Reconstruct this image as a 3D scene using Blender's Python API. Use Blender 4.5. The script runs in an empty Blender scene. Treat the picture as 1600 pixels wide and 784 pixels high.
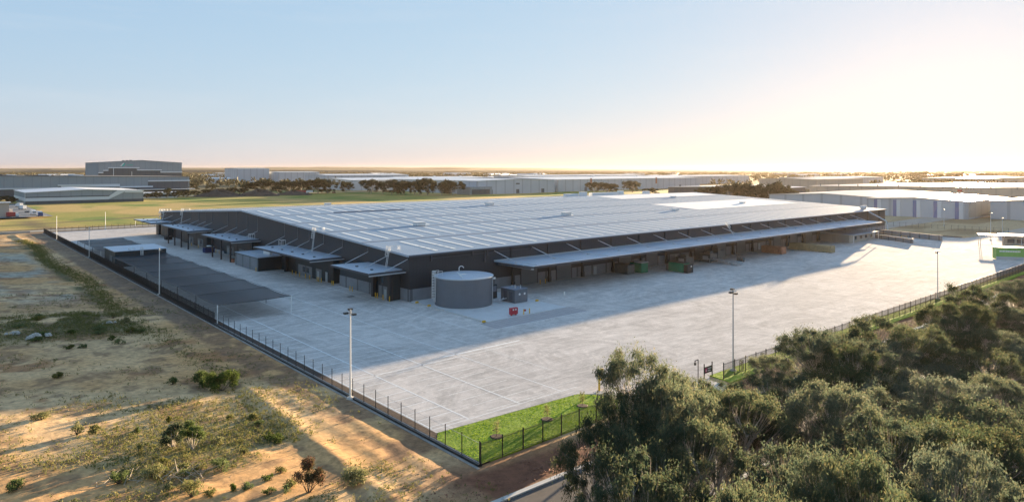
import bpy, math, random
import numpy as np
from mathutils import Vector, Matrix

# ------------------------------------------------------------ camera, sky, sun
sc = bpy.context.scene
F = 1066.67
CAMH = 30.0
HOR = 263.6
cd = bpy.data.cameras.new('camera'); cam = bpy.data.objects.new('camera', cd)
sc.collection.objects.link(cam); sc.camera = cam
cam.location = (0, 0, CAMH); cam.rotation_euler = (math.radians(90), 0, 0)
cd.sensor_width = 36; cd.lens = 24.0; cd.shift_y = -(392 - HOR) / 1600.0
cd.clip_start = 0.5; cd.clip_end = 30000

HAZE_D = 0.34e-4
SUN_AZ, SUN_EL = 33.9, 4.1
w = bpy.data.worlds.new('World'); sc.world = w; w.use_nodes = True
nt = w.node_tree; nt.nodes.clear()
sky = nt.nodes.new('ShaderNodeTexSky'); sky.sky_type = 'NISHITA'; sky.sun_disc = False
sky.sun_elevation = math.radians(SUN_EL); sky.sun_rotation = math.radians(SUN_AZ)
sky.altitude = 0; sky.air_density = 1.0; sky.dust_density = 0.3; sky.ozone_density = 3.0
bg = nt.nodes.new('ShaderNodeBackground'); bg.inputs[1].default_value = 0.10
wo = nt.nodes.new('ShaderNodeOutputWorld')
spn = nt.nodes.new('ShaderNodeSeparateColor'); cbn = nt.nodes.new('ShaderNodeCombineColor'); nt.links.new(sky.outputs[0], spn.inputs[0])
for i_, (g_, k_) in enumerate(((.37, .795), (.28, .89), (.15, 1.14))):      # softer contrast, as an exposure-blended sky has
    p_ = nt.nodes.new('ShaderNodeMath'); p_.operation = 'POWER'; p_.inputs[1].default_value = g_; nt.links.new(spn.outputs[i_], p_.inputs[0])
    m_ = nt.nodes.new('ShaderNodeMath'); m_.operation = 'MULTIPLY'; m_.inputs[1].default_value = k_; nt.links.new(p_.outputs[0], m_.inputs[0])
    nt.links.new(m_.outputs[0], cbn.inputs[i_])
tcw = nt.nodes.new('ShaderNodeTexCoord'); mpw = nt.nodes.new('ShaderNodeMapping'); mpw.inputs['Scale'].default_value = (1.6, 1.6, 16)
cl = nt.nodes.new('ShaderNodeTexNoise'); cl.inputs['Scale'].default_value = 1.7; cl.inputs['Detail'].default_value = 7; cl.inputs['Roughness'].default_value = .62
nt.links.new(tcw.outputs['Generated'], mpw.inputs[0]); nt.links.new(mpw.outputs[0], cl.inputs['Vector'])
cr_ = nt.nodes.new('ShaderNodeMapRange'); cr_.inputs[1].default_value = .50; cr_.inputs[2].default_value = .78; cr_.inputs[4].default_value = .10; nt.links.new(cl.outputs[0], cr_.inputs[0])
cm = nt.nodes.new('ShaderNodeMix'); cm.data_type = 'RGBA'; cm.inputs[7].default_value = (1.75, 1.62, 1.5, 1)       # faint thin cirrus
nt.links.new(cr_.outputs[0], cm.inputs[0]); nt.links.new(cbn.outputs[0], cm.inputs[6])
nt.links.new(cm.outputs[2], bg.inputs[0]); nt.links.new(bg.outputs[0], wo.inputs[0])

sl = bpy.data.lights.new('sun', 'SUN'); so = bpy.data.objects.new('sun', sl); sc.collection.objects.link(so)
sl.energy = 5.0; sl.angle = math.radians(0.5); sl.color = (1.0, 0.75, 0.47)
a, e = math.radians(SUN_AZ), math.radians(SUN_EL)
so.rotation_euler = Vector((-math.sin(a)*math.cos(e), -math.cos(a)*math.cos(e), -math.sin(e))).to_track_quat('-Z', 'Y').to_euler()
so.location = (200, 300, 60)

sc.view_settings.view_transform = 'Standard'; sc.view_settings.look = 'None'
sc.view_settings.exposure = 2.68; sc.view_settings.gamma = 1
sc.view_settings.use_curve_mapping = False
sc.render.engine = 'CYCLES'
sc.cycles.max_bounces = 6; sc.cycles.transparent_max_bounces = 24; sc.cycles.volume_bounces = 0
sc.cycles.diffuse_bounces = 3; sc.cycles.glossy_bounces = 2; sc.cycles.transmission_bounces = 2

# ------------------------------------------------------------ frames and helpers
# site frame: x = u runs along the long front of the warehouse, y = v along its gable side; origin = near corner
ANG = math.radians(90 - 49.2)
UX, UY = math.cos(ANG), math.sin(ANG)
CX, CY = -23.1, 153.9
def W(u, v, z=0.0):
    return (CX + u*UX - v*UY, CY + u*UY + v*UX, z)
def toUV(X, Y):
    a, b = X-CX, Y-CY
    return a*UX + b*UY, -a*UY + b*UX
def gpx(px, py, z=0.0):          # site coordinates of the ground point seen at a photo pixel
    Y = F*(CAMH-z)/(py-HOR); X = (px-800)/F*Y
    return toUV(X, Y)
def row(px, v):                  # site u of the point on line v in the direction of photo column px
    r = (px-800)/F
    Y = (v + 131.6)/(UX - UY*r); X = r*Y
    return toUV(X, Y)[0], Y
rnd = random.Random(7)
coll = sc.collection

class MB:
    def __init__(s): s.v = []; s.f = []
    def quad(s, a, b, c, d):
        n = len(s.v); s.v += [a, b, c, d]; s.f.append((n, n+1, n+2, n+3)); return s
    def poly(s, pts):
        n = len(s.v); s.v += list(pts); s.f.append(tuple(range(n, n+len(pts)))); return s
    def box(s, x0, y0, z0, x1, y1, z1):
        n = len(s.v)
        s.v += [(x0,y0,z0),(x1,y0,z0),(x1,y1,z0),(x0,y1,z0),(x0,y0,z1),(x1,y0,z1),(x1,y1,z1),(x0,y1,z1)]
        s.f += [(n,n+3,n+2,n+1),(n+4,n+5,n+6,n+7),(n,n+1,n+5,n+4),(n+1,n+2,n+6,n+5),(n+2,n+3,n+7,n+6),(n+3,n,n+4,n+7)]
        return s
    def prism(s, poly, axis, a0, a1):     # poly of 2D points, extruded along axis 'x','y' or 'z'
        n = len(s.v); k = len(poly)
        def mk(p, a):
            return (a, p[0], p[1]) if axis == 'x' else ((p[0], a, p[1]) if axis == 'y' else (p[0], p[1], a))
        s.v += [mk(p, a0) for p in poly] + [mk(p, a1) for p in poly]
        s.f.append(tuple(range(n, n+k))); s.f.append(tuple(range(n+2*k-1, n+k-1, -1)))
        for i in range(k):
            j = (i+1) % k; s.f.append((n+i, n+k+i, n+k+j, n+j))
        return s
    def tube(s, p, q, r, k=6, r2=None, cap=True):
        p = Vector(p); q = Vector(q); d = (q-p)
        if d.length < 1e-6: return s
        d.normalize(); t = Vector((0,0,1)) if abs(d.z) < .9 else Vector((1,0,0))
        a = d.cross(t).normalized(); b = d.cross(a); r2 = r if r2 is None else r2
        n = len(s.v)
        for c, rr in ((p, r), (q, r2)):
            for i in range(k):
                th = 2*math.pi*i/k; s.v.append(tuple(c + (a*math.cos(th) + b*math.sin(th))*rr))
        for i in range(k):
            j = (i+1) % k; s.f.append((n+i, n+j, n+k+j, n+k+i))
        if cap:
            s.f.append(tuple(range(n+k-1, n-1, -1))); s.f.append(tuple(range(n+k, n+2*k)))
        return s
    def path(s, pts, r, k=5):
        for i in range(len(pts)-1): s.tube(pts[i], pts[i+1], r, k)
        return s

def obj(name, mb, mat, parent=None, smooth=False):
    me = bpy.data.meshes.new(name); me.from_pydata([tuple(p) for p in mb.v], [], mb.f); me.update()
    if mat: me.materials.append(mat)
    if smooth:
        me.polygons.foreach_set('use_smooth', [True]*len(me.polygons))
    o = bpy.data.objects.new(name, me); coll.objects.link(o)
    if parent: o.parent = parent
    return o
def quads_obj(name, V, mat, parent=None):          # V: (n,4,3) numpy array of loose quads
    n = len(V); me = bpy.data.meshes.new(name)
    me.vertices.add(4*n); me.vertices.foreach_set('co', V.reshape(-1).astype(np.float32))
    me.loops.add(4*n); me.loops.foreach_set('vertex_index', np.arange(4*n, dtype=np.int32))
    me.polygons.add(n); me.polygons.foreach_set('loop_start', np.arange(0, 4*n, 4, dtype=np.int32))
    me.polygons.foreach_set('loop_total', np.full(n, 4, dtype=np.int32))
    me.update(calc_edges=True); me.materials.append(mat)
    o = bpy.data.objects.new(name, me); coll.objects.link(o)
    if parent: o.parent = parent
    return o
def site(o, u=0, v=0, z=0, rot=0):
    o.location = W(u, v, z); o.rotation_euler = (0, 0, ANG + rot); return o
def tag(o, label, cat, group=None, kind=None):
    if label: o['label'] = label
    if cat: o['category'] = cat
    if group: o['group'] = group
    if kind: o['kind'] = kind
    return o
def thing(name, label, cat, u, v, z=0, rot=0, group=None):
    o = bpy.data.objects.new(name, None); coll.objects.link(o); o.empty_display_size = .5
    site(o, u, v, z, rot); return tag(o, label, cat, group)
def struct(name, mb, mat, u=0, v=0, z=0):
    o = obj(name, mb, mat); site(o, u, v, z); o['kind'] = 'structure'; return o
def copytree(o, parent=None):
    c = o.copy(); coll.objects.link(c)
    if parent: c.parent = parent
    for ch in list(o.children):
        copytree(ch, c)
    return c
def dup(o, u, v, label, z=0, rot=0, group=None, scale=None):
    c = copytree(o); site(c, u, v, z, rot); c['label'] = label
    if group: c['group'] = group
    if scale: c.scale = scale
    return c

# ------------------------------------------------------------ materials
def mat(name, col, rough=.8, metal=0., var=.0, vscale=3., bump=0., bscale=20., spec=.5, stripes=None, sdepth=.15, coords='Object', col2=None, dirt=0.):
    m = bpy.data.materials.new(name); m.use_nodes = True; t = m.node_tree; b = t.nodes['Principled BSDF']
    b.inputs['Roughness'].default_value = rough; b.inputs['Metallic'].default_value = metal
    b.inputs['Specular IOR Level'].default_value = spec
    b.inputs['Base Color'].default_value = (*col, 1)
    tc = t.nodes.new('ShaderNodeTexCoord'); src = tc.outputs[coords]
    L = t.links.new
    last = None
    if var > 0 or col2:
        n = t.nodes.new('ShaderNodeTexNoise'); n.inputs['Scale'].default_value = 1/vscale; n.inputs['Detail'].default_value = 5
        n.inputs['Roughness'].default_value = .62
        L(src, n.inputs['Vector'])
        r = t.nodes.new('ShaderNodeMapRange'); r.inputs[1].default_value = .3; r.inputs[2].default_value = .7
        L(n.outputs[0], r.inputs[0])
        mx = t.nodes.new('ShaderNodeMix'); mx.data_type = 'RGBA'
        c2 = col2 if col2 else tuple(c*(1+var) for c in col)
        c1 = col if col2 else tuple(c*(1-var) for c in col)
        mx.inputs[6].default_value = (*c1, 1); mx.inputs[7].default_value = (*c2, 1)
        L(r.outputs[0], mx.inputs[0]); L(mx.outputs[2], b.inputs['Base Color']); last = mx.outputs[2]
    if stripes:      # (axis index, period): cladding ribs / sheet joints, as darker lines in the colour, no relief
        sp = t.nodes.new('ShaderNodeSeparateXYZ'); L(src, sp.inputs[0])
        md = t.nodes.new('ShaderNodeMath'); md.operation = 'DIVIDE'; md.inputs[1].default_value = stripes[1]
        if stripes[0] == 3:
            ad = t.nodes.new('ShaderNodeMath'); L(sp.outputs[0], ad.inputs[0]); L(sp.outputs[1], ad.inputs[1]); L(ad.outputs[0], md.inputs[0])
        else: L(sp.outputs[stripes[0]], md.inputs[0])
        fr = t.nodes.new('ShaderNodeMath'); fr.operation = 'FRACT'; L(md.outputs[0], fr.inputs[0])
        lt = t.nodes.new('ShaderNodeMath'); lt.operation = 'LESS_THAN'; lt.inputs[1].default_value = .12; L(fr.outputs[0], lt.inputs[0])
        mm = t.nodes.new('ShaderNodeMath'); mm.operation = 'MULTIPLY'; mm.inputs[1].default_value = sdepth; L(lt.outputs[0], mm.inputs[0])
        mx2 = t.nodes.new('ShaderNodeMix'); mx2.data_type = 'RGBA'; L(mm.outputs[0], mx2.inputs[0])
        if last: L(last, mx2.inputs[6])
        else: mx2.inputs[6].default_value = (*col, 1)
        mx2.inputs[7].default_value = (0.01, 0.01, 0.012, 1); L(mx2.outputs[2], b.inputs['Base Color'])
    if bump > 0:
        n2 = t.nodes.new('ShaderNodeTexNoise'); n2.inputs['Scale'].default_value = 1/bscale*10; n2.inputs['Detail'].default_value = 6
        L(src, n2.inputs['Vector'])
        bp = t.nodes.new('ShaderNodeBump'); bp.inputs['Strength'].default_value = 1; bp.inputs['Distance'].default_value = bump
        L(n2.outputs[0], bp.inputs['Height']); L(bp.outputs[0], b.inputs['Normal'])
    return m

M = {}
M['clad'] = mat('dark_cladding', (.019,.029,.039), .55, 0, .10, 8, stripes=(3,.9), sdepth=.35)
M['clad2'] = mat('dark_green_cladding', (.014,.030,.038), .5, 0, .1, 5, stripes=(3,.8), sdepth=.35)
M['precast'] = mat('precast_panel', (.21,.225,.24), .85, 0, .10, 2.5, stripes=(3,6), sdepth=.5)
M['roof'] = mat('roof_sheet', (.255,.33,.415), .42, .2, .06, 9, stripes=(0,.76), sdepth=.10)
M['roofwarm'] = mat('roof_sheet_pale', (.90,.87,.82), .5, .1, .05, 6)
M['skylight'] = mat('skylight_sheet', (.92,.92,.86), .45, 0, .05, 3)
M['seam'] = mat('roof_seam', (.15,.18,.23), .6)
M['canopy'] = mat('canopy_sheet', (.42,.49,.57), .45, .2, .06, 3, stripes=(1,.76), sdepth=.10)
M['fascia'] = mat('fascia_dark', (.05,.06,.075), .5)
M['fasciaL'] = mat('fascia_light', (.42,.45,.47), .5)
M['steel'] = mat('galvanised_steel', (.52,.54,.55), .45, .5, .08, .5)
M['white'] = mat('white_paint', (.75,.75,.73), .55, 0, .05, .8)
M['black'] = mat('black_paint', (.018,.02,.022), .45)
M['darkcol'] = mat('dark_steel', (.022,.026,.032), .5)
M['conduit'] = mat('conduit_grey', (.20,.21,.22), .6)
M['yellow'] = mat('safety_yellow', (.72,.42,.03), .5, 0, .1, .3)
M['red'] = mat('safety_red', (.42,.02,.04), .45)
M['blueb'] = mat('bin_blue', (.02,.04,.14), .5)
M['green'] = mat('container_green', (.015,.20,.11), .5, 0, .15, 1)
M['greenlt'] = mat('booth_green', (.20,.42,.10), .5, 0, .1, 1)
M['orange'] = mat('brick_pallet', (.40,.17,.10), .85, 0, .25, .5)
M['timber'] = mat('timber_stack', (.36,.27,.15), .85, 0, .2, .5)
M['tank'] = mat('tank_steel', (.14,.16,.185), .45, .3, .07, 2)
M['glass'] = mat('dark_glass', (.03,.05,.07), .08, 0, spec=.9)
M['rubber'] = mat('tyre_rubber', (.02,.02,.02), .8)
M['door'] = mat('roller_door', (.11,.13,.145), .5, stripes=(2,.3), sdepth=.25)
M['doorp'] = mat('pale_door', (.38,.42,.44), .5, stripes=(2,.45), sdepth=.15)
M['mach'] = mat('machinery_grey', (.12,.13,.13), .5, .2, .2, .6)
M['wallwhite'] = mat('shed_wall_white', (.50,.53,.57), .7, 0, .06, 20, stripes=(3,14), sdepth=.22)
M['walltan'] = mat('shed_wall_tan', (.42,.38,.33), .7, 0, .06, 20, stripes=(3,12), sdepth=.12)
M['wallgrey'] = mat('shed_wall_grey', (.27,.31,.34), .7, 0, .05, 20, stripes=(3,8), sdepth=.12)
M['walldark'] = mat('shed_wall_dark', (.085,.10,.115), .7, 0, .05, 20, stripes=(3,8), sdepth=.15)
M['wallblue'] = mat('shed_stripe_blue', (.18,.22,.40), .7)
M['roofwhite'] = mat('shed_roof_white', (.66,.69,.72), .4, .1, .07, 25, stripes=(0,14), sdepth=.10)
M['rooftan'] = mat('shed_roof_tan', (.58,.55,.52), .28, .2, .07, 25, stripes=(1,18), sdepth=.14)
M['bandwhite'] = mat('white_band', (.66,.68,.70), .6)
M['kerb'] = mat('kerb_concrete', (.50,.49,.46), .85, 0, .12, .8)
M['mowstrip'] = mat('mowing_strip_concrete', (.30,.28,.25), .9, 0, .25, 1.5)
M['asphalt'] = mat('asphalt', (.085,.075,.07), .9, 0, .2, 2, bump=.01)
M['paleroad'] = mat('pale_road', (.36,.33,.28), .9, 0, .15, 6)
M['line'] = mat('line_paint', (.72,.73,.72), .7, 0, .12, .5)
M['lineworn'] = mat('line_paint_worn', (.66,.66,.64), .8, 0, .2, .6)
M['mulch'] = mat('mulch_brown', (.045,.026,.018), .95, 0, .4, .6, bump=.03)
M['hatch'] = mat('hatched_slab', (.40,.38,.38), .8, 0, .1, 1.5, stripes=(0,1.2), sdepth=.3)
M['slab'] = mat('new_slab', (.56,.57,.57), .75, 0, .08, 2)
M['bark'] = mat('gum_bark', (.42,.36,.30), .85, 0, .35, .5)
M['barkd'] = mat('dark_bark', (.12,.09,.065), .9, 0, .3, .5)
M['soil'] = mat('dark_soil', (.06,.05,.042), .95, 0, .35, 3)
M['cyan'] = mat('logo_green', (.03,.42,.34), .5)
M['rock'] = mat('pale_rock', (.42,.40,.36), .9, 0, .25, .5, bump=.03)
M['deadwood'] = mat('dead_wood', (.33,.28,.22), .9, 0, .3, .4)
M['magenta'] = mat('sign_magenta', (.50,.03,.16), .5)
M['hill'] = mat('hill_forest', (.055,.06,.035), 1, 0, .35, 180)

def leafmat(name, c1, c2, trans=.35, c3=None):
    m = bpy.data.materials.new(name); m.use_nodes = True; t = m.node_tree; L = t.links.new
    b = t.nodes['Principled BSDF']; b.inputs['Roughness'].default_value = .75; b.inputs['Specular IOR Level'].default_value = .15
    g = t.nodes.new('ShaderNodeNewGeometry'); tc = t.nodes.new('ShaderNodeTexCoord')
    n = t.nodes.new('ShaderNodeTexNoise'); n.inputs['Scale'].default_value = .7; L(tc.outputs['Object'], n.inputs['Vector'])
    ad = t.nodes.new('ShaderNodeMath'); ad.operation = 'MULTIPLY_ADD'; ad.inputs[1].default_value = .55
    L(g.outputs['Random Per Island'], ad.inputs[0])
    ml = t.nodes.new('ShaderNodeMath'); ml.operation = 'MULTIPLY'; ml.inputs[1].default_value = .6; L(n.outputs[0], ml.inputs[0]); L(ml.outputs[0], ad.inputs[2])
    r = t.nodes.new('ShaderNodeValToRGB'); L(ad.outputs[0], r.inputs[0])
    r.color_ramp.elements[0].position = .1; r.color_ramp.elements[0].color = (*c1, 1)
    r.color_ramp.elements[1].position = .95; r.color_ramp.elements[1].color = (*(c3 or c2), 1)
    if c3:
        x = r.color_ramp.elements.new(.55); x.color = (*c2, 1)
    L(r.outputs[0], b.inputs['Base Color'])
    oi = t.nodes.new('ShaderNodeObjectInfo'); mr_ = t.nodes.new('ShaderNodeMapRange'); mr_.inputs[3].default_value = .72; mr_.inputs[4].default_value = 1.35; L(oi.outputs['Random'], mr_.inputs[0])
    hs = t.nodes.new('ShaderNodeHueSaturation'); L(r.outputs[0], hs.inputs['Color']); L(mr_.outputs[0], hs.inputs['Value'])
    mh = t.nodes.new('ShaderNodeMapRange'); mh.inputs[3].default_value = 1.15; mh.inputs[4].default_value = .75; L(oi.outputs['Random'], mh.inputs[0]); L(mh.outputs[0], hs.inputs['Saturation'])
    r = hs; L(r.outputs[0], b.inputs['Base Color'])
    tr = t.nodes.new('ShaderNodeBsdfTranslucent'); L(r.outputs[0], tr.inputs[0])
    mx = t.nodes.new('ShaderNodeMixShader'); mx.inputs[0].default_value = trans
    L(b.outputs[0], mx.inputs[1]); L(tr.outputs[0], mx.inputs[2])
    L(mx.outputs[0], t.nodes['Material Output'].inputs[0])
    return m
M['gum'] = leafmat('gum_leaves', (.048,.078,.050), (.090,.120,.064), .42, (.19,.165,.080))
M['gum2'] = leafmat('gum_leaves_dark', (.042,.072,.052), (.082,.112,.068), .42, (.15,.14,.07))
M['mid'] = leafmat('distant_leaves', (.028,.036,.018), (.06,.065,.03), .15)
M['weed'] = leafmat('weed_leaves', (.07,.10,.025), (.16,.17,.05), .3, (.30,.24,.10))
M['shrub'] = leafmat('shrub_leaves', (.06,.09,.025), (.13,.17,.05), .35)
M['shrubred'] = leafmat('red_tip_leaves', (.05,.06,.03), (.12,.10,.05), .3, (.30,.12,.09))
M['lawn'] = leafmat('lawn_blades', (.20,.30,.012), (.31,.42,.03), .4)
M['far'] = leafmat('far_foliage', (.05,.055,.03), (.09,.085,.045), .1)

def meshmat(name, col, alpha):
    m = bpy.data.materials.new(name); m.use_nodes = True; t = m.node_tree; L = t.links.new
    b = t.nodes['Principled BSDF']; b.inputs['Base Color'].default_value = (*col, 1); b.inputs['Roughness'].default_value = .7
    tr = t.nodes.new('ShaderNodeBsdfTransparent'); mx = t.nodes.new('ShaderNodeMixShader'); mx.inputs[0].default_value = alpha
    L(tr.outputs[0], mx.inputs[1]); L(b.outputs[0], mx.inputs[2]); L(mx.outputs[0], t.nodes['Material Output'].inputs[0])
    return m
M['chain'] = meshmat('chain_link_mesh', (.14,.15,.16), .16)
M['chainL'] = meshmat('galvanised_mesh', (.25,.26,.26), .07)
M['net'] = meshmat('shade_net', (.008,.013,.020), .80)

def concrete(name):
    m = bpy.data.materials.new(name); m.use_nodes = True; t = m.node_tree; L = t.links.new
    b = t.nodes['Principled BSDF']; b.inputs['Roughness'].default_value = .95; b.inputs['Specular IOR Level'].default_value = .008
    tc = t.nodes.new('ShaderNodeTexCoord')
    def N(scale, det=6, rough=.6, dist=0, vec=None, sc3=None, rz=0):
        n = t.nodes.new('ShaderNodeTexNoise'); n.inputs['Scale'].default_value = scale; n.inputs['Detail'].default_value = det
        n.inputs['Roughness'].default_value = rough; n.inputs['Distortion'].default_value = dist
        mp = t.nodes.new('ShaderNodeMapping'); mp.inputs['Scale'].default_value = sc3 or (1,1,1); mp.inputs['Rotation'].default_value = (0,0,rz)
        L(tc.outputs['Object'], mp.inputs[0]); L(mp.outputs[0], n.inputs['Vector']); return n.outputs[0]
    def MR(x, a, b_, c=0, d=1):
        r = t.nodes.new('ShaderNodeMapRange'); r.inputs[1].default_value = a; r.inputs[2].default_value = b_
        r.inputs[3].default_value = c; r.inputs[4].default_value = d; L(x, r.inputs[0]); return r.outputs[0]
    def MM(op, x, y):
        n = t.nodes.new('ShaderNodeMath'); n.operation = op
        for i, q in enumerate((x, y)):
            if isinstance(q, (int, float)): n.inputs[i].default_value = q
            else: L(q, n.inputs[i])
        return n.outputs[0]
    big = MR(N(.018, 4), .3, .7, -.10, .10)
    med = MR(N(.15, 6, .65, 1.5), .3, .7, -.09, .09)
    streak = MR(N(.5, 5, .6, 2.2, None, (.10, 1, 1), .15), .3, .72, -.13, .13)
    swirl = MR(N(.06, 8, .7, 6.0), .42, .58, -.10, .10)
    hair = MR(N(.16, 5, .6, 7.0, None, (.6,1.3,1), .4), .47, .50, 0, .10)
    hair2 = MR(N(.16, 5, .6, 7.0, None, (.6,1.3,1), .4), .50, .53, .10, 0)
    hairs = MM('MULTIPLY', MM('MULTIPLY', hair, hair2), 17)
    fine = MR(N(2.2, 4), .3, .7, -.06, .06)
    # slab-to-slab tone and joints on a 6 m x 5 m grid
    sp = t.nodes.new('ShaderNodeSeparateXYZ'); L(tc.outputs['Object'], sp.inputs[0])
    gx = MM('DIVIDE', sp.outputs[0], 6.4); gy = MM('DIVIDE', sp.outputs[1], 5.2)
    cb = t.nodes.new('ShaderNodeCombineXYZ'); L(MM('FLOOR', gx, 0), cb.inputs[0]); L(MM('FLOOR', gy, 0), cb.inputs[1])
    wn = t.nodes.new('ShaderNodeTexWhiteNoise'); wn.noise_dimensions = '2D'; L(cb.outputs[0], wn.inputs[0])
    slab = MR(wn.outputs[0], 0, 1, -.05, .05)
    jx = MM('LESS_THAN', MM('ABSOLUTE', MM('SUBTRACT', MM('FRACT', gx, 0), .5), 0), .4925)
    jy = MM('LESS_THAN', MM('ABSOLUTE', MM('SUBTRACT', MM('FRACT', gy, 0), .5), 0), .491)
    joint = MM('MULTIPLY', jx, jy)
    s = MM('ADD', big, med)
    for q in (streak, swirl, fine, slab, hairs): s = MM('ADD', s, q)
    st = MR(N(.35, 4, .55, .6), .70, .78, 0, -.22)       # dark stains
    s = MM('ADD', s, st)
    s = MM('ADD', s, MM('MULTIPLY', MM('SUBTRACT', 1, joint), -.15))
    val = MM('ADD', s, 1.0)
    mx = t.nodes.new('ShaderNodeMix'); mx.data_type = 'RGBA'; mx.blend_type = 'MULTIPLY'; mx.inputs[0].default_value = 1
    mx.inputs[6].default_value = (.53, .50, .47, 1)
    cc = t.nodes.new('ShaderNodeCombineColor')
    for i in range(3): L(val, cc.inputs[i])
    L(cc.outputs[0], mx.inputs[7]); L(mx.outputs[2], b.inputs['Base Color'])
    bp = t.nodes.new('ShaderNodeBump'); bp.inputs['Distance'].default_value = .012
    L(N(1.2, 8, .7, .5), bp.inputs['Height']); L(bp.outputs[0], b.inputs['Normal'])
    return m
M['concrete'] = concrete('yard_concrete')

def groundmat():
    m = bpy.data.materials.new('soil_and_grass'); m.use_nodes = True; t = m.node_tree; L = t.links.new
    b = t.nodes['Principled BSDF']; b.inputs['Roughness'].default_value = .95; b.inputs['Specular IOR Level'].default_value = .15
    at = t.nodes.new('ShaderNodeAttribute'); at.attribute_name = 'soil'
    tc = t.nodes.new('ShaderNodeTexCoord')
    def N(s, d=6, r=.65, dist=0):
        n = t.nodes.new('ShaderNodeTexNoise'); n.inputs['Scale'].default_value = s; n.inputs['Detail'].default_value = d
        n.inputs['Roughness'].default_value = r; n.inputs['Distortion'].default_value = dist; L(tc.outputs['Object'], n.inputs['Vector']); return n.outputs[0]
    mx = t.nodes.new('ShaderNodeMix'); mx.data_type = 'RGBA'; mx.blend_type = 'MULTIPLY'; mx.inputs[0].default_value = 1
    r = t.nodes.new('ShaderNodeMapRange'); r.inputs[1].default_value = .3; r.inputs[2].default_value = .7; r.inputs[3].default_value = .62; r.inputs[4].default_value = 1.45
    L(N(1.1, 8, .72, .4), r.inputs[0])
    cc = t.nodes.new('ShaderNodeCombineColor')
    for i in range(3): L(r.outputs[0], cc.inputs[i])
    L(at.outputs['Color'], mx.inputs[6]); L(cc.outputs[0], mx.inputs[7]); L(mx.outputs[2], b.inputs['Base Color'])
    bp = t.nodes.new('ShaderNodeBump'); bp.inputs['Distance'].default_value = .05; bp.inputs['Strength'].default_value = .8
    L(N(1.4, 9, .68), bp.inputs['Height']); L(bp.outputs[0], b.inputs['Normal'])
    return m
M['ground'] = groundmat()

# ------------------------------------------------------------ terrain
def vnoise(x, y, scale, seed):
    rs = np.random.RandomState(seed); T = rs.rand(256, 256)
    x = x/scale + 1000; y = y/scale + 1000
    xi = np.floor(x).astype(int); yi = np.floor(y).astype(int); fx = x-xi; fy = y-yi
    fx = fx*fx*(3-2*fx); fy = fy*fy*(3-2*fy)
    g = lambda i, j: T[i % 256, j % 256]
    return (g(xi,yi)*(1-fx)+g(xi+1,yi)*fx)*(1-fy) + (g(xi,yi+1)*(1-fx)+g(xi+1,yi+1)*fx)*fy
def fbm(x, y, scale, seed, n=4, gain=.5):
    s = 0; a_ = 1; tot = 0
    for i in range(n):
        s = s + a_*vnoise(x, y, scale/2**i, seed+i); tot += a_; a_ *= gain
    return s/tot
def sstep(a_, b_, x):
    t = np.clip((x-a_)/(b_-a_), 0, 1); return t*t*(3-2*t)
def field_mask(u, v):            # 1 on the bare field left of the fence
    return sstep(-41.2, -43.5, u) * sstep(-150, -120, v)*(1-sstep(250, 258, v))
def height(u, v):
    u = np.asarray(u, float); v = np.asarray(v, float)
    h = np.full(np.broadcast(u, v).shape, -.12)
    left = sstep(-41.3, -44, u)*(1-sstep(245, 256, v))
    rise = 2.0*sstep(-40, -84, u)*(1-sstep(120, 250, v))  # gentle slope shaped to shorten the warehouse shadow and catch more sun
    bl = 50.3 + 1.2*np.sin(v*.06) + .8*np.sin(v*.023+1)
    berm = .20*np.exp(-((u+bl)/1.0)**2) - .10*np.exp(-((u+bl+3)/1.6)**2)
    berm = berm*(.55+.9*fbm(u, v, 9, 11, 3))
    fine_ = (fbm(u, v, 1.3, 23, 3)-.5)*.10*(1-sstep(60, 100, v)) + (fbm(u*.3+v*.2, v*.3-u*.2, 1.1, 25, 2)-.5)*.07
    rough = fine_ + (fbm(u, v, 22, 3, 3)-.5)*.42 + (fbm(u, v, 3.0, 21, 3)-.5)*.10
    ruts = .035*np.sin((u + .5*np.sin(v*.05))*2.1)*sstep(-42, -43, u)*(1-sstep(-47, -49.5, u))
    mound = 1.2*np.exp(-(((u+62)/14)**2 + ((v-18)/9)**2))*(.4+1.2*fbm(u, v, 5, 31, 3))
    drop = -.02*sstep(-41.3, -42.5, u)
    h = h + left*(rise + berm + rough + ruts + mound + drop)
    # broken verge in front of the street fence
    front = sstep(-77.9, -79.2, v)*sstep(-41.3, -40.0, u)*(1-sstep(-83.0, -82.2, -v*0+v)*0)
    fr = sstep(-78.2, -79.5, v)*(1-sstep(-83.0, -83.6, v))*sstep(-120, -42, u)
    h = h + fr*((fbm(u, v, 2.5, 41, 4)-.5)*.7 - .15)
    # flatten under the street
    st = sstep(-82.6, -83.4, v)*(1-sstep(-95, -97, v))
    h = h*(1-st) + st*(-.30)
    back = sstep(-96, -99, v)
    h = h + back*((fbm(u, v, 12, 51, 4)-.5)*.6)*sstep(-140, -60, u)
    # open paddock far behind: gentle
    far = sstep(262, 300, v)
    h = h + far*(fbm(u, v, 60, 61, 3)-.5)*.8
    return h
def Hs(u, v): return float(height(np.array([u]), np.array([v]))[0])
def gfield(px, py):
    z = 0
    for _ in range(8):
        u, v = gpx(px, py, z); z = Hs(u, v)
    return u, v, z

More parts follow.
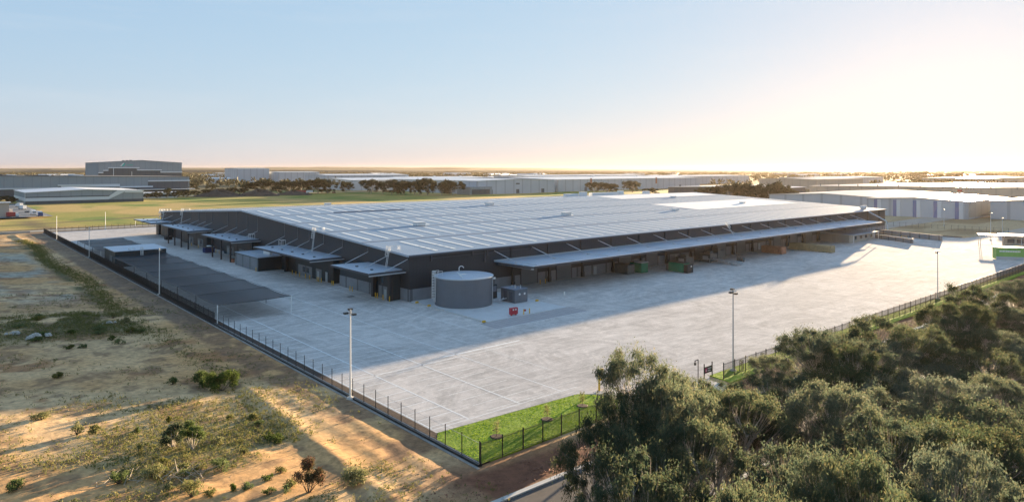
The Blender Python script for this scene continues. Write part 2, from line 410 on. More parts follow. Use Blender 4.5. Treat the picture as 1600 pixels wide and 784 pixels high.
def axis(parts):
    out = []
    for a_, b_, d in parts: out += list(np.arange(a_, b_, d))
    out.append(parts[-1][1]); return np.array(out)
gu = axis([(-7000,-1500,500),(-1500,-400,90),(-400,-160,14),(-160,-100,2.0),(-100,-82,.8),(-82,-40,.45),(-40,40,2.5),(40,200,8),(200,700,12),(700,1500,50),(1500,7000,500)])
gv = axis([(-7000,-1500,500),(-1500,-300,100),(-300,-130,8),(-130,-100,1.5),(-100,-76,.5),(-76,60,.45),(60,130,.9),(130,262,1.8),(262,700,6),(700,1500,40),(1500,7000,500)])
GU, GV = np.meshgrid(gu, gv, indexing='ij')
GH = height(GU, GV)
nu, nv = GU.shape
co = np.stack([GU, GV, GH], -1).reshape(-1, 3)
idx = np.arange(nu*nv).reshape(nu, nv)
fc = np.stack([idx[:-1,:-1], idx[1:,:-1], idx[1:,1:], idx[:-1,1:]], -1).reshape(-1, 4)
me = bpy.data.meshes.new('ground'); n = len(fc)
me.vertices.add(len(co)); me.vertices.foreach_set('co', co.reshape(-1).astype(np.float32))
me.loops.add(4*n); me.loops.foreach_set('vertex_index', fc.reshape(-1).astype(np.int32))
me.polygons.add(n); me.polygons.foreach_set('loop_start', np.arange(0, 4*n, 4, dtype=np.int32))
me.polygons.foreach_set('loop_total', np.full(n, 4, dtype=np.int32)); me.update(calc_edges=True)
me.polygons.foreach_set('use_smooth', [True]*n)
def mixc(c, d, m): return c*(1-m[..., None]) + np.array(d)*m[..., None]
def soilcol(u, v):
    c = np.zeros(u.shape+(3,)) + np.array((.52,.305,.135))
    a1 = fbm(u, v, 22, 71, 4); a2 = fbm(u, v, 6, 81, 4); a3 = fbm(u*.35, v, 5, 91, 4)
    c = mixc(c, (.60,.405,.215), sstep(.42,.66,a1))
    c = mixc(c, (.34,.165,.075), sstep(.55,.72,a2)*.8)
    c = mixc(c, (.42,.285,.15), sstep(.55,.7,a3)*.5)
    # pale crushed-rock patches in the far left of the field
    pm = sstep(-54,-58,u)*sstep(38,60,v)*(1-sstep(200,240,v))*sstep(.40,.58,fbm(u, v, 16, 101, 4))
    c = mixc(c, (.34,.36,.31), pm*.75)
    # weedy areas
    g1 = np.exp(-(((u+60)/14)**2 + ((v+58)/17)**2))*sstep(.36,.6,a2*.6+a1*.4)
    g2 = np.exp(-(((u+63)/15)**4 + ((v-17)/13)**4))*sstep(.3,.5,a2)
    g3 = np.exp(-((u+53.5)/1.8)**2)*sstep(20,60,v)*(1-sstep(190,230,v))*sstep(.3,.55,a2)
    c = mixc(c, (.19,.18,.075), np.clip(g1*.75,0,1))
    c = mixc(c, (.085,.095,.045), np.clip(g2*.9,0,1))
    c = mixc(c, (.075,.09,.04), np.clip(g3*.9,0,1))
    c = mixc(c, (.20,.115,.07), sstep(-47.5,-45.5,u)*sstep(.38,.55,fbm(u, v, 4, 87, 4))*sstep(-76,-70,v)*.75)
    c = mixc(c, (.18,.115,.07), sstep(.55,.66,fbm(u, v, 2.2, 95, 3))*.6)
    # dark strip beside the fence further back
    c = mixc(c, (.20,.145,.105), sstep(-47.5,-45.5,u)*sstep(-10,20,v)*.7)
    # broken verge: dark red-brown clay
    vg = sstep(-78,-79.5,v)*(1-sstep(-82.9,-83.6,v))*sstep(-44,-41,u)
    c = mixc(c, (.19,.085,.05), np.clip(vg + np.exp(-(((u+43)/5)**2+((v+79)/6)**2))*.9,0,1)*sstep(.3,.5,a2+.12))
    c = mixc(c, (.15,.09,.065), sstep(-83,-85,v)*.8)
    # paddock
    pd = sstep(258,268,v)
    pc = np.zeros(u.shape+(3,)) + np.array((.28,.26,.06))
    pc = mixc(pc, (.46,.32,.11), sstep(.42,.6,fbm(u, v*.5, 40, 111, 4)))
    pc = mixc(pc, (.15,.21,.04), sstep(.55,.7,fbm(u, v*.6, 30, 121, 4)))
    tr = np.exp(-((v - 330 - .25*(u+20) - 6*np.sin(u*.03))/4.0)**2)*(u>-60)*(u<110)
    pc = mixc(pc, (.09,.07,.05), np.clip(tr*.8,0,1))
    tr2 = np.exp(-((u+38-.12*(v-330)*np.sin(v*.02))/6)**2)*(v<350)
    pc = mixc(pc, (.12,.09,.06), np.clip(tr2*.7,0,1))
    c = mixc(c, (0,0,0), pd) + pc*pd[..., None]
    # beyond the site on the right: pale dry earth, then far suburb tone
    rt = sstep(262,275,u)*(1-sstep(120,200,v))
    rc = np.zeros(u.shape+(3,)) + np.array((.42,.33,.20))
    rc = mixc(rc, (.28,.20,.11), sstep(.45,.6,fbm(u*.4, v, 12, 131, 3)))
    c = c*(1-rt[..., None]) + rc*rt[..., None]
    fa = np.clip(sstep(600,900,v)+sstep(650,800,u)+sstep(-300,-600,u),0,1)
    c = mixc(c, (.11,.10,.055), fa)
    return np.clip(c, .01, .9)
cols = soilcol(GU, GV).reshape(-1, 3)
ca = me.color_attributes.new('soil', 'FLOAT_COLOR', 'POINT')
ca.data.foreach_set('color', np.concatenate([cols, np.ones((len(cols), 1))], 1).reshape(-1).astype(np.float32))
me.materials.append(M['ground'])
ground = bpy.data.objects.new('ground', me); coll.objects.link(ground); site(ground); ground['kind'] = 'structure'

# ------------------------------------------------------------ yard, roads, markings
def flat(name, pts, m, z=0.0, thick=.5):
    mb = MB().prism(pts, 'z', z-thick, z); return struct(name, mb, m)
YL, YR, YF, YB = -38.9, 262, -67.2, 256
yard = [(-38.9,-67.2),(-17,-68.3),(-14.5,-70.5),(-14,-82.9),(1.0,-82.9),(1.6,-76.5),(3.5,-75.2),(30,-75.2),(262,-77.0),(300,-77),(300,-42),(258,-36),(258,5),(238,5),(238,60),(238,256),(-38.9,256)]
flat('yard', yard, M['concrete'], 0)
def strip(name, u0, v0, u1, v1, m, z=.004):
    mb = MB().quad((u0,v0,z),(u1,v0,z),(u1,v1,z),(u0,v1,z)); return struct(name, mb, m)
flat('garden_bed', [(-40.1,-77),(-38.9,-77),(-38.9,250),(-40.1,250)], M['mulch'], .02)
flat('tank_slab', [(.4,-27.4),(22.4,-27.4),(22.4,-.02),(.4,-.02)], M['slab'], .10, .1)
strip('hatched_pavement', -1.6, -32.8, 23.2, -27.5, M['hatch'])
flat('slab_kerb', [(-.1,-27.6),(.38,-27.6),(.38,-3.0),(-.1,-3.0)], M['kerb'], .16, .16)
# parking markings
mb = MB(); mw = MB()
def ln(mb_, u0, v0, u1, v1, wd=.13, z=.006):
    d = Vector((u1-u0, v1-v0)); d.normalize(); nx, ny = -d.y*wd/2, d.x*wd/2
    mb_.quad((u0-nx,v0-ny,z),(u1-nx,v1-ny,z),(u1+nx,v1+ny,z),(u0+nx,v0+ny,z))
for uu, va, vb in ((-38.6,-66,98),(-33.4,-66,98),(-25.2,-66,98)): ln(mb, uu, va, uu, vb, .22)
ln(mb, -17.8, -66, -17.8, 40, .16); ln(mw, -12, -58, -12, 20, .14)
ln(mb, -5.5, -30, -5.5, 66, .14)
for k in range(64):
    vv = -65.4 + k*2.6
    ln(mb if k < 30 else mw, -38.6, vv, -33.5, vv, .16)
    ln(mw, -30.2, vv, -25.3, vv, .16); ln(mw, -25.1, vv, -20.2, vv, .16)
for k in range(16):
    ln(mw, -17.7, -64+k*3.6, -12.2, -64+k*3.6, .09)
ln(mb, -38.6, -66.2, -14.8, -66.2, .14); ln(mb, -24, -42, -4, -42, .5); ln(mw, -38, -43.5, -4, -43.5, .35)
ln(mb, -4, -33.0, 23.2, -33.0, .12); ln(mw, 24, -18, 60, -18, .1); ln(mw, 23.5, -27, 60, -27, .1)
struct('parking_lines', mb, M['line']); struct('worn_parking_lines', mw, M['lineworn'])
# street in front
flat('street_kerb', [(-300,-84.05),(-13.5,-84.05),(-13.5,-83.5),(-300,-83.5)], M['kerb'], -.13, .4)
flat('far_street_kerb', [(1,-84.05),(700,-84.05),(700,-83.5),(1,-83.5)], M['kerb'], -.13, .4)
strip('street', -300, -95.5, 700, -84.05, M['asphalt'], -.27)
flat('opposite_kerb', [(-300,-96.0),(700,-96.0),(700,-95.5),(-300,-95.5)], M['kerb'], -.13, .4)
flat('fence_mowing_strip', [(-41.0,-77.6),(-40.65,-77.6),(-40.65,252),(-41.0,252)], M['mowstrip'], -.06, .5)
flat('retaining_kerb', [(-40.62,-77.2),(-40.12,-77.2),(-40.12,252),(-40.62,252)], M['black'], .16, .8)
# roads behind
strip('rear_road', -300, 262, 236, 271, M['paleroad'], .02)
strip('rear_road_edge', -300, 274, 200, 278, M['soil'], .03)
strip('neighbour_yard', -150, 372, -22, 566, mat('lane_concrete', (.20,.21,.22), .95, 0, .15, 6, spec=.1), .75)
flat('side_road', [(262,5),(1000,5),(1000,20),(262,20)], M['paleroad'], .06, .2)
flat('gate_road', [(300,-50),(900,-64),(900,-52),(300,-38)], M['paleroad'], .05, .2)
strip('paddock_road', 60, 655, 500, 668, M['paleroad'], .6)
flat('median_verge', [(258.5,-34),(262,-34),(262,4),(258.5,4)], M['mulch'], .1)

# lawns
def lawn(name, poly, dens, z=.02, hh=.05):
    us = [p[0] for p in poly]; vs = [p[1] for p in poly]; N_ = int((max(us)-min(us))*(max(vs)-min(vs))*dens)
    rs = np.random.RandomState(5); U_ = rs.uniform(min(us), max(us), N_); V_ = rs.uniform(min(vs), max(vs), N_)
    ins = np.zeros(N_, bool); j = len(poly)-1
    for i in range(len(poly)):
        xi, yi = poly[i]; xj, yj = poly[j]
        ins ^= ((yi > V_) != (yj > V_)) & (U_ < (xj-xi)*(V_-yi)/(yj-yi+1e-9)+xi); j = i
    U_ = U_[ins]; V_ = V_[ins]; N_ = len(U_)
    th = rs.uniform(0, 6.28, N_); hgt = hh*rs.uniform(.4, 1.2, N_)*(.5+fbm(U_, V_, 1.5, 141, 3)); wd = .035*rs.uniform(.7, 1.8, N_)
    lean = rs.uniform(-.08, .08, (N_, 2))
    q = np.zeros((N_, 4, 3)); c, s_ = np.cos(th)*wd, np.sin(th)*wd
    q[:,0] = np.stack([U_-c, V_-s_, np.full(N_, z)], 1); q[:,1] = np.stack([U_+c, V_+s_, np.full(N_, z)], 1)
    q[:,2] = np.stack([U_+c*.4+lean[:,0], V_+s_*.4+lean[:,1], z+hgt], 1); q[:,3] = np.stack([U_-c*.4+lean[:,0], V_-s_*.4+lean[:,1], z+hgt], 1)
    o = quads_obj(name, q, M['lawn']); site(o); return o
M['turf'] = mat('turf_base', (.20,.30,.015), .95, 0, .18, 2.2, bump=.01)
lp = [(-38.8,-67.4),(-17,-68.5),(-15.2,-70.8),(-14.8,-75.6),(-22,-76.6),(-40.2,-77.0),(-40.0,-69)]
flat('lawn_bed', lp, M['turf'], .03, .4)
tag(lawn('lawn', lp, 60), 'bright green mown grass strip inside the near corner of the fence', 'grass', kind='stuff')
lp2 = [(3.5,-75.3),(30,-75.3),(160,-77.4),(160,-79.4),(3.0,-79.0)]
flat('verge_lawn_bed', lp2, M['turf'], .02, .4)
tag(lawn('verge_grass', lp2, 22), 'narrow green grass strip along the street fence beyond the sign', 'grass', kind='stuff')
# ------------------------------------------------------------ warehouse
BL, BW, EV, RG = 268.0, 212.0, 10.4, 15.6
SL = (RG-EV)/(BW/2)
def roofz(v): return EV + SL*min(v, BW-v)
wh = thing('warehouse', 'huge low charcoal warehouse with pale blue-white sheet roof in the middle of the concrete yard', 'warehouse', 0, 0, 0)
wh.empty_display_size = 5
gp = [(0,0),(BW,0),(BW,EV-.15),(BW/2,RG-.15),(0,EV-.15)]
obj('wall', MB().prism([(y, z) for y, z in gp], 'x', 0, BL), M['clad'], wh)
rt = .22
rf = MB().prism([(-.5,EV-.05),(BW/2,RG+.0),(BW+.5,EV-.05),(BW+.5,EV+rt-.05),(BW/2,RG+rt),(-.5,EV+rt-.05)], 'x', -.45, BL+.45)
roof = obj('roof', rf, M['roof'], wh)
obj('ridge_cap', MB().prism([(BW/2-.6,RG+rt-.02),(BW/2+.6,RG+rt-.02),(BW/2,RG+rt+.09)], 'x', -.4, BL+.4), M['roofwarm'], roof)
obj('gutter', MB().box(-.5,-.82,EV-.32,BL+.5,-.51,EV+.02), M['fascia'], wh)
obj('gable_flashing', MB().prism([(-.5,EV-.30),(BW/2,RG-.25),(BW/2,RG+rt+.03),(-.5,EV+rt-.02)], 'x', -.58, -.46).prism([(BW/2,RG-.25),(BW+.5,EV-.30),(BW+.5,EV+rt-.02),(BW/2,RG+rt+.03)], 'x', -.58, -.46), M['canopy'], wh)
# seams running the length of the roof
bay = BW/10
sm = MB()
for k in range(1, 10):
    if k == 5: continue
    z = roofz(k*bay)+rt
    sm.box(-.4, k*bay-.35, z-.05, BL+.4, k*bay+.35, z+.035)
obj('roof_seam', sm, M['seam'], roof)
# pale roof panels (two long fields near the far end, lighter than the rest)
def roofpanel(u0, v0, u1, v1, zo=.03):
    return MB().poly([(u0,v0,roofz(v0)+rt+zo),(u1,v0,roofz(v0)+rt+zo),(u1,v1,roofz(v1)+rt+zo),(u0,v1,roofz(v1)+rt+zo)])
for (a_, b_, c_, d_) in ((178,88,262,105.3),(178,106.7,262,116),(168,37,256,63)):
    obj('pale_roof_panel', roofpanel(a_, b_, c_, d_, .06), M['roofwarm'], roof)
# skylight strips
sky_l = []
du = 5.32
for k in range(10):
    v0 = k*bay + (2.6 if k else 1.9); v1 = (k+1)*bay - 3.0
    if k == 4: v1 -= 1.5
    for i in range(50):
        u0 = 3.4 + i*du
        vm = (v0+v1)/2
        if (u0 > 165 and u0 < 258 and 34 < vm < 66) or (u0 > 176 and u0 < 262 and 84 < vm < 120): continue
        if k == 0 and i == 0: continue
        p = W(u0, vm); sky_l.append((p[0]**2+p[1]**2, u0, v0, v1))
sky_l.sort()
def sk(mb_, u0, v0, v1):
    z0, z1 = roofz(v0)+rt, roofz(v1)+rt
    mb_.quad((u0-.4,v0,z0+.05),(u0+.4,v0,z0+.05),(u0+.4,v1,z1+.05),(u0-.4,v1,z1+.05))
    mb_.quad((u0-.4,v0,z0),(u0+.4,v0,z0),(u0+.4,v0,z0+.05),(u0-.4,v0,z0+.05))
    return mb_
rest = MB()
for j, (_, u0, v0, v1) in enumerate(sky_l):
    if j < 100: obj('skylight', sk(MB(), u0, v0, v1), M['skylight'], wh)
    else: sk(rest, u0, v0, v1)
o = obj('skylight_rows', rest, M['skylight'], wh); o['kind'] = 'stuff'
# base panels
obj('base_panel', MB().box(-.07,-.07,0,BL+.07,-.003,2.75).box(-.07,-.003,0,-.003,4.0,2.75), M['precast'], wh)
# vents on the roof
def roofuv(px, py):
    z = 12
    for _ in range(9):
        u, v = gpx(px, py, z); z = roofz(min(max(v, 0), BW))+rt
    return u, v, z
for px, py, s in ((655,352,1.2),(765,320,1.2),(885,336,1.2),(392,323,1.3),(512,320,1.1),(616,314,1.1),(1052,309,1.0),(1055,329,1.0),(1238,301,1.0),(1160,318,1.0),(1320,316,1.0),(670,310,1.0)):
    u, v, z = roofuv(px, py)
    if not (0 < u < BL and 0 < v < BW): continue
    vt = obj('roof_vent', MB().box(u-1.3*s,v-.9*s,z,u+1.3*s,v+.9*s,z+.75*s).box(u-1.5*s,v-1.1*s,z+.75*s,u+1.5*s,v+1.1*s,z+.9*s), M['white'], roof)
for k, (u, v) in enumerate(((253,4.5),(257,5.0))):
    obj('turbine_vent', MB().tube((u,v,roofz(v)+rt-.1),(u,v,roofz(v)+rt+.7),.7,10).tube((u,v,roofz(v)+rt+.7),(u,v,roofz(v)+rt+1.7),1.2,12,.8), M['steel'], roof)
# plant on the roof by the ridge (white ducts and screens on the skyline)
pl = MB()
for (a_, b_, wdd, hh) in ((176,124,9,1.6),(190,126,4,2.4),(197,125,22,1.7),(222,126,3,2.4),(240,122,4,1.7)):
    z = roofz(b_)+rt; obj('roof_plant', MB().box(a_, b_, z-.1, a_+wdd, b_+2.5, z+hh), M['white'], roof)
obj('roof_walkway', MB().box(24,85.8,roofz(85.8)+rt,52,86.6,roofz(85.8)+rt+.25), M['seam'], roof)
obj('safety_rail', MB().path([(3,1.5,roofz(1.5)+rt+1.0),(14,1.5,roofz(1.5)+rt+1.0)],.035,4).path([(3,1.5,roofz(1.5)+rt+.55),(14,1.5,roofz(1.5)+rt+.55)],.035,4).path([(3,4.2,roofz(4.2)+rt+1.0),(12,4.2,roofz(4.2)+rt+1.0)],.035,4), M['white'], roof)
# signs of frames on the front wall near the corner
obj('wall_trim', MB().box(6,-.12,9.2,21.5,-.02,9.35).box(5.6,-.35,8.7,5.95,-.02,10.0).box(17.6,-.35,9.0,17.95,-.02,10.1).box(21.4,-.3,7.0,21.75,-.02,9.9).box(22.2,-.3,8.6,22.55,-.02,10.0).box(22.6,-.12,9.2,37,-.02,9.35).box(36.8,-.35,9.0,37.15,-.02,10.1), M['fascia'], wh)
# front awning
AU0, AU1, AV, AZ = 24.5, 229.0, -13.6, 7.0
aw = obj('front_awning', MB().prism([(AU0,-.05),(AU1+8,-.05),(AU1,AV),(AU0+1.2,AV)], 'z', AZ-.12, AZ+.06), M['canopy'], wh)
obj('awning_fascia', MB().box(AU0+1.2,AV-.12,AZ-.42,AU1,AV-.01,AZ+.08).box(AU0+.2,AV+.3,AZ-.6,AU0+.5,-.1,AZ-.125), M['fascia'], aw)
obj('awning_gutter', MB().box(AU0+.6,AV-.1,AZ-.75,AU0+1.0,-1,AZ-.5), M['fasciaL'], aw)
obj('awning_flashing', MB().box(AU0,-.35,AZ+.07,AU1+8,-.04,AZ+.30), M['fasciaL'], aw)
for k in range(17):
    u = 24.6 + k*12.75
    b0 = (u+1.6,-6.6,AZ+.25)
    r_ = obj('tie_rod', MB().tube((u,-.1,9.6), b0, .10, 6), M['steel'], wh)
    obj('tie_plate', MB().box(u+1.3,-6.9,AZ+.06,u+1.9,-6.3,AZ+.34).tube(b0,(u+3.0,-12.6,AZ+.14),.07,5), M['steel'], r_)
for k in range(19):
    u = 30.2 + k*12.8
    if u > BL-3: break
    obj('downpipe', MB().box(u-.16,-.30,AZ+.31 if u < AU1+8 else 2.8,u+.16,-.02,EV-.33), M['darkcol'], wh)
    if u < AU1:
        obj('column', MB().box(u-.32,-1.05,0,u+.32,-.55,AZ-.6).box(u-.42,-1.15,0,u+.42,-.45,1.4), M['darkcol'], wh)
    if u < AU1-8:
        obj('awning_beam', MB().prism([(-13.3,AZ-.13),(-.6,AZ-.13),(-.6,AZ-.75),(-13.3,AZ-.35)], 'x', u-.1, u+.1), M['darkcol'], wh)
for k, u in enumerate([33.5+12.8*i for i in range(15)]):
    if k in (2, 5, 9): 
        obj('door', MB().box(u+2,-.16,0,u+3.1,-.075,2.3), M['doorp'], wh)
    else:
        d = obj('roller_door', MB().box(u,-.18,0.05,u+5.6,-.075,5.2), M['door'], wh)
        obj('door_frame', MB().box(u-.25,-.22,0,u,-.06,5.45).box(u+5.6,-.22,0,u+5.85,-.06,5.45).box(u-.25,-.22,5.2,u+5.85,-.06,5.45), M['darkcol'], d)
for u in (34,61,88): obj('lamp', MB().box(u,-.5,5.0,u+.5,-.08,5.25), M['white'], wh)
# drop at the far end of the awning and cage ladders over the front eave
def cage_ladder(name, p0, p1, mb2=None, half=.55, full=False):
    """ladder from p0 (foot) to p1 (head) in a plane across x; hooped guard on its upper half"""
    mb_ = MB(); p0 = Vector(p0); p1 = Vector(p1); d = p1-p0
    side = Vector((0,1,0)) if abs(d.x) >= abs(d.y) else Vector((1,0,0))
    out = d.cross(side).normalized()
    if out.x > 0 or (abs(out.x) < .1 and out.y > 0): out = -out
    for s in (-.28, .28): mb_.tube(p0+side*s, p1+side*s, .05, 5)
    nr = int(d.length/.3)
    for i in range(nr):
        c = p0 + d*(i/nr); mb_.tube(c-side*.28, c+side*.28, .025, 4)
    t0 = 0.12 if full else half
    nh = max(3, int(d.length*(1-t0)/.55)); rings = []
    for i in range(nh+1):
        c = p0 + d*(t0+(1-t0)*i/nh); ring = [c+side*(.38*math.cos(t)) + out*(.75*math.sin(t)) for t in [math.pi*j/6 for j in range(7)]]
        rings.append(ring); mb_.path(ring, .035, 4)
    for j in range(0, 7): mb_.tube(rings[0][j], rings[-1][j], .03, 4)
    return mb_
def roof_gate(p, ln_=2.6):
    mb_ = MB(); x, y, z = p
    for yy in (y-.4, y+.4):
        mb_.path([(x,yy,z-1.1),(x,yy,z),(x+ln_,yy,z),(x+ln_,yy,z-1.1)], .04, 4); mb_.path([(x,yy,z-.55),(x+ln_,yy,z-.55)], .03, 4)
    return mb_
for v, zt in ((7.6,11.9),(47.4,13.7),(174,13.3),(203,11.9),(208.5,11.6)):
    l = obj('ladder', cage_ladder('ladder', (-1.6,v,7.1), (-.75,v,zt)), M['white'], wh)
    obj('ladder_guard', roof_gate((-.75,v,zt), 2.6), M['white'], l)
l = obj('ladder', cage_ladder('ladder', (129,-3.2,7.1), (127.2,-.95,11.5)), M['white'], wh)
l = obj('ladder', MB().tube((236.5,-13,3.2),(237.2,-12.2,6.9),.22,6).tube((237.2,-12.2,6.9),(246.5,-1.0,10.2),.30,6), M['steel'], wh)
# side canopies with their dock pods
def bollards(lst, label, group):
    global bol
    for (u, v) in lst:
        if bol is None:
            bol = thing('bollard', label, 'bollard', u, v, 0, 0, group)
            obj('post', MB().tube((0,0,0),(0,0,1.15),.11,10), M['yellow'], bol); obj('cap', MB().tube((0,0,1.15),(0,0,1.21),.10,10,.05), M['yellow'], bol)
        else: dup(bol, u, v, label, 0, 0, group)
bol = None
cans = ((2,20.4,'a'),(32,70.5,'b'),(90,120.5,'c'),(136.5,173.5,'d'),(190,203,'e'),(206,221,'f'))
for i, (va, vb, k) in enumerate(cans):
    x0 = -9.3; z = AZ if i < 4 else 6.7
    pts = [(x0,va),(-.06,va+1.0),(-.06,vb-1.6),(x0,vb)]
    c = obj('side_canopy', MB().prism(pts, 'z', z-.16, z+.05), M['canopy'], wh)
    obj('canopy_fascia', MB().box(x0-.12,va,z-.38,x0-.01,vb,z+.07).box(x0,va-.3,z-.36,-.2,va-.05,z+.02), M['fascia'], c)
    obj('canopy_gutter', MB().box(x0-.1,va-.55,z-.62,.1,va-.32,z-.40), M['fasciaL'], c)
    cv = MB()
    n_ = int((vb-va)/7)
    for q in range(n_): cv.box(-6.3,va+4+q*7,z+.05,-5.8,va+4.6+q*7,z+.28)
    obj('canopy_cleat', cv, M['fascia'], c)
    if i < 4:
        obj('dock_wall', MB().box(-2.0,va+1.8,0,-.005,vb+ (9.5 if i == 0 else -1.5),z-.17 if i else 6.0), M['clad2'], wh)
    else:
        obj('dock_wall', MB().box(-2.0,va+1.8,0,-.005,min(vb-1.5,211),z-.17), M['clad2'], wh)
for (v, i) in ((.6,0),(9.3,0),(18.8,0),(32.3,1),(43.4,1),(52.6,1),(60.4,1),(70,1),(92,2),(101.5,2),(111.3,2),(121,2),(138.4,3),(146,3),(155,3),(166,3),(177,3),(192,4),(203,4)):
    zt = roofz(v)-.35
    r_ = obj('tie_rod', MB().tube((-.1,v,9.55),(-5.9,v+ (0 if i else .6),7.15),.085,6), M['steel'], wh)
    if v > 9.5: obj('conduit', MB().box(-.13,v-.07,9.6,-.02,v+.07,zt), M['conduit'], wh)
# pod 1 details (nearest the corner)
def face(name, v0, z0, v1, z1, m, d=.06, u=-2.0): return obj(name, MB().box(u-d, v0, z0, u-.003, v1, z1), m, wh)
face('base_panel', 12.6, 0, 30, 2.75, M['precast'])
face('base_panel', 5.6, 0, 10.2, 2.75, M['precast'])
face('roller_door', 10.6, 0.02, 12.2, 5.2, M['glass'], .03)  # dark flat sheet in place of an open recess, its shade in the colour
face('roller_door', 4.1, .02, 5.3, 5.2, M['black'], .03)
obj('window', MB().box(-2.05,19.5,4.3,-2.01,21.6,5.0), M['glass'], wh); obj('window', MB().box(-2.05,8.2,3.4,-2.01,8.9,4.9), M['glass'], wh)
obj('door', MB().box(-2.13,6.6,0.02,-2.063,7.5,2.1), M['doorp'], wh)
def bay(v0, doors=True):
    pass
# pod 2
for (a_, b_) in ((40.5,44.0),(46.5,55.5)): face('base_panel', a_, 0, b_, 2.9, M['precast'])
for (a_, b_) in ((48.3,49.9),(50.8,52.4)): obj('window', MB().box(-2.12,a_,1.1,-2.065,b_,2.5), M['glass'], wh)
face('door', 37.0, 0.02, 38.2, 2.6, M['doorp']); face('door', 42, 0.02, 43, 2.3, M['doorp'], .12)
face('roller_door', 34.2, .02, 36.4, 4.8, M['black'], .04); face('roller_door', 57.5, .02, 61.5, 4.8, M['black'], .04)
# pods 3 to 5
for (va, vb) in ((93,118),(139,171)):
    n_ = int((vb-va)/6.2)
    for q in range(n_):
        a_ = va+q*6.2
        if q % 2 == 0: face('roller_door', a_, .02, a_+2.6, 5.0, M['black'], .05)
        else:
            face('base_panel', a_-2.4, 0, a_+4.4, 3.0, M['precast'], .05)
            obj('window', MB().box(-2.11,a_-.6,1.2,-2.055,a_+.8,2.5), M['glass'], wh)
            obj('door', MB().box(-2.16,a_+2.2,0.02,-2.055,a_+3.2,2.3), M['doorp'], wh)
    for q in range(int((vb-va)/9)+1):
        obj('column', MB().box(-8.6,va+q*9-.2,0,-8.2,va+q*9+.2,AZ-.17), M['darkcol'], wh)
for v in (194,200.5,209): face('roller_door', v, .02, v+3, 5.0, M['black'], .05)
for v in (4.0, 11.4, 62.5): obj('column', MB().box(-3.1,v-.5,0,-2.3,v+.5,AZ-.2), M['darkcol'], wh)
bollards([(-3.2,3.3)], 'single yellow bollard at the dark door closest to the warehouse corner', None)
bollards([(-3.3,6.0),(-3.3,8.6),(-3.3,9.5)], 'yellow bollard at the pale door under the nearest side canopy', 'bollards at the pale door of the first pod')
bollards([(-3.5,20.4),(-3.5,21.6)], 'yellow bollard standing against the grey panel under the nearest side canopy', 'bollards at the grey panel')
bollards([(-3.2,31.2),(-3.2,32.0)], 'yellow bollard at the gap between the first and second side canopies', 'bollards between canopies')
bollards([(-3.4,37.8),(-3.4,39.3),(-3.4,40.3)], 'yellow bollard by the narrow pale door under the second side canopy', 'bollards by the narrow door')
bollards([(-3.6,44.5),(-3.6,47.2),(-3.6,51.0),(-3.6,53.5),(-3.6,56.0)], 'yellow bollard before the office windows under the second side canopy', 'bollards before the office windows')
bollards([(-9.4,68.2)], 'tall yellow bollard at the front corner of the small flat-roofed annex', None)
bollards([(-4,97),(-4,100.2),(-4,106.5)], 'yellow bollard beneath the third side canopy', 'bollards beneath the third canopy')
bollards([(-4,118),(-4,121.5),(-4,142),(-4,150.5)], 'yellow bollard beneath or beside the fourth side canopy', 'bollards beneath the fourth canopy')
bollards([(38.3,-2.2),(40.2,-2.2)], 'yellow bollard by the small door under the front awning near the pumps', 'bollards under the front awning')
bollards([(10.4,-27.0)], 'red and yellow post next to the red hydrant cabinet', None)
bollards([(11.9,-27.1)], 'slim yellow post, right of the red and yellow one on the tank slab', None)
obj('hose_cap', MB().box(10.45,-27.2,.75,10.85,-26.8,1.1), M['red'], None)
hc = coll.objects['hose_cap']; site(hc, 0, 0, 0)
tag(hc, 'small red valve cap beside a yellow post on the tank slab', 'valve')
# kerb end blocks on the tank slab
for i, (u, v, lb) in enumerate(((.3,-2.6,'yellow wheel stop beside the warehouse corner'),(.3,-7.4,'yellow wheel stop halfway along the kerb left of the tank'),(-.3,-27.3,'yellow corner block at the near corner of the tank slab'),(22.0,-18.5,'faded orange block at the right rear edge of the tank slab'))):
    o = obj('wheel_stop', MB().box(-.35,-.2,0,.35,.2,.26).box(-.25,-.14,.26,.25,.14,.36), M['yellow'], None); site(o, u, v, .12); tag(o, lb, 'wheel stop')

# annex in front of canopy 2
an = thing('annex', 'small flat-roofed grey annex with air conditioners on its white roof, under the second side canopy', 'annex', -8.9, 67.8)
obj('wall', MB().box(0,0,0,8.7,19,3.9), M['clad2'], an)
obj('side_panel', MB().box(-.07,0,.0,-.003,19,3.6), M['precast'], an)
obj('roof', MB().box(-.25,-.25,3.9,8.85,19.2,4.05), M['canopy'], an)
ac = MB()
for k in range(4): ac.box(4.6,3.2+k*1.3,4.05,5.5,4.2+k*1.3,5.5)
obj('air_conditioner', ac, M['white'], an)
obj('pipework', MB().path([(2,6,4.15),(4.4,6,4.15),(4.4,3,4.15)],.08,5).path([(2.6,13,4.15),(2.6,4.4,4.15)],.07,5), M['steel'], an)
# cage stair guards on canopies
for (u, v, lb) in ((-1.5,66.5,'a'),(-1.5,91.5,'b')):
    obj('roof_hatch_rail', MB().path([(u-1,v,7.1),(u-1,v,8.7),(u+.3,v,8.7),(u+.3,v,7.1)],.05,4).path([(u-1,v+2,7.1),(u-1,v+2,8.7),(u+.3,v+2,8.7),(u+.3,v+2,7.1)],.05,4).path([(u-1,v,8.7),(u-1,v+2,8.7)],.05,4).path([(u-1,v,8.0),(u-1,v+2,8.0)],.05,4).path([(u-1,v,7.5),(u-1,v+2,7.5)],.05,4).path([(u+.3,v,8.7),(u+.3,v+2,8.7)],.05,4), M['white'], wh)

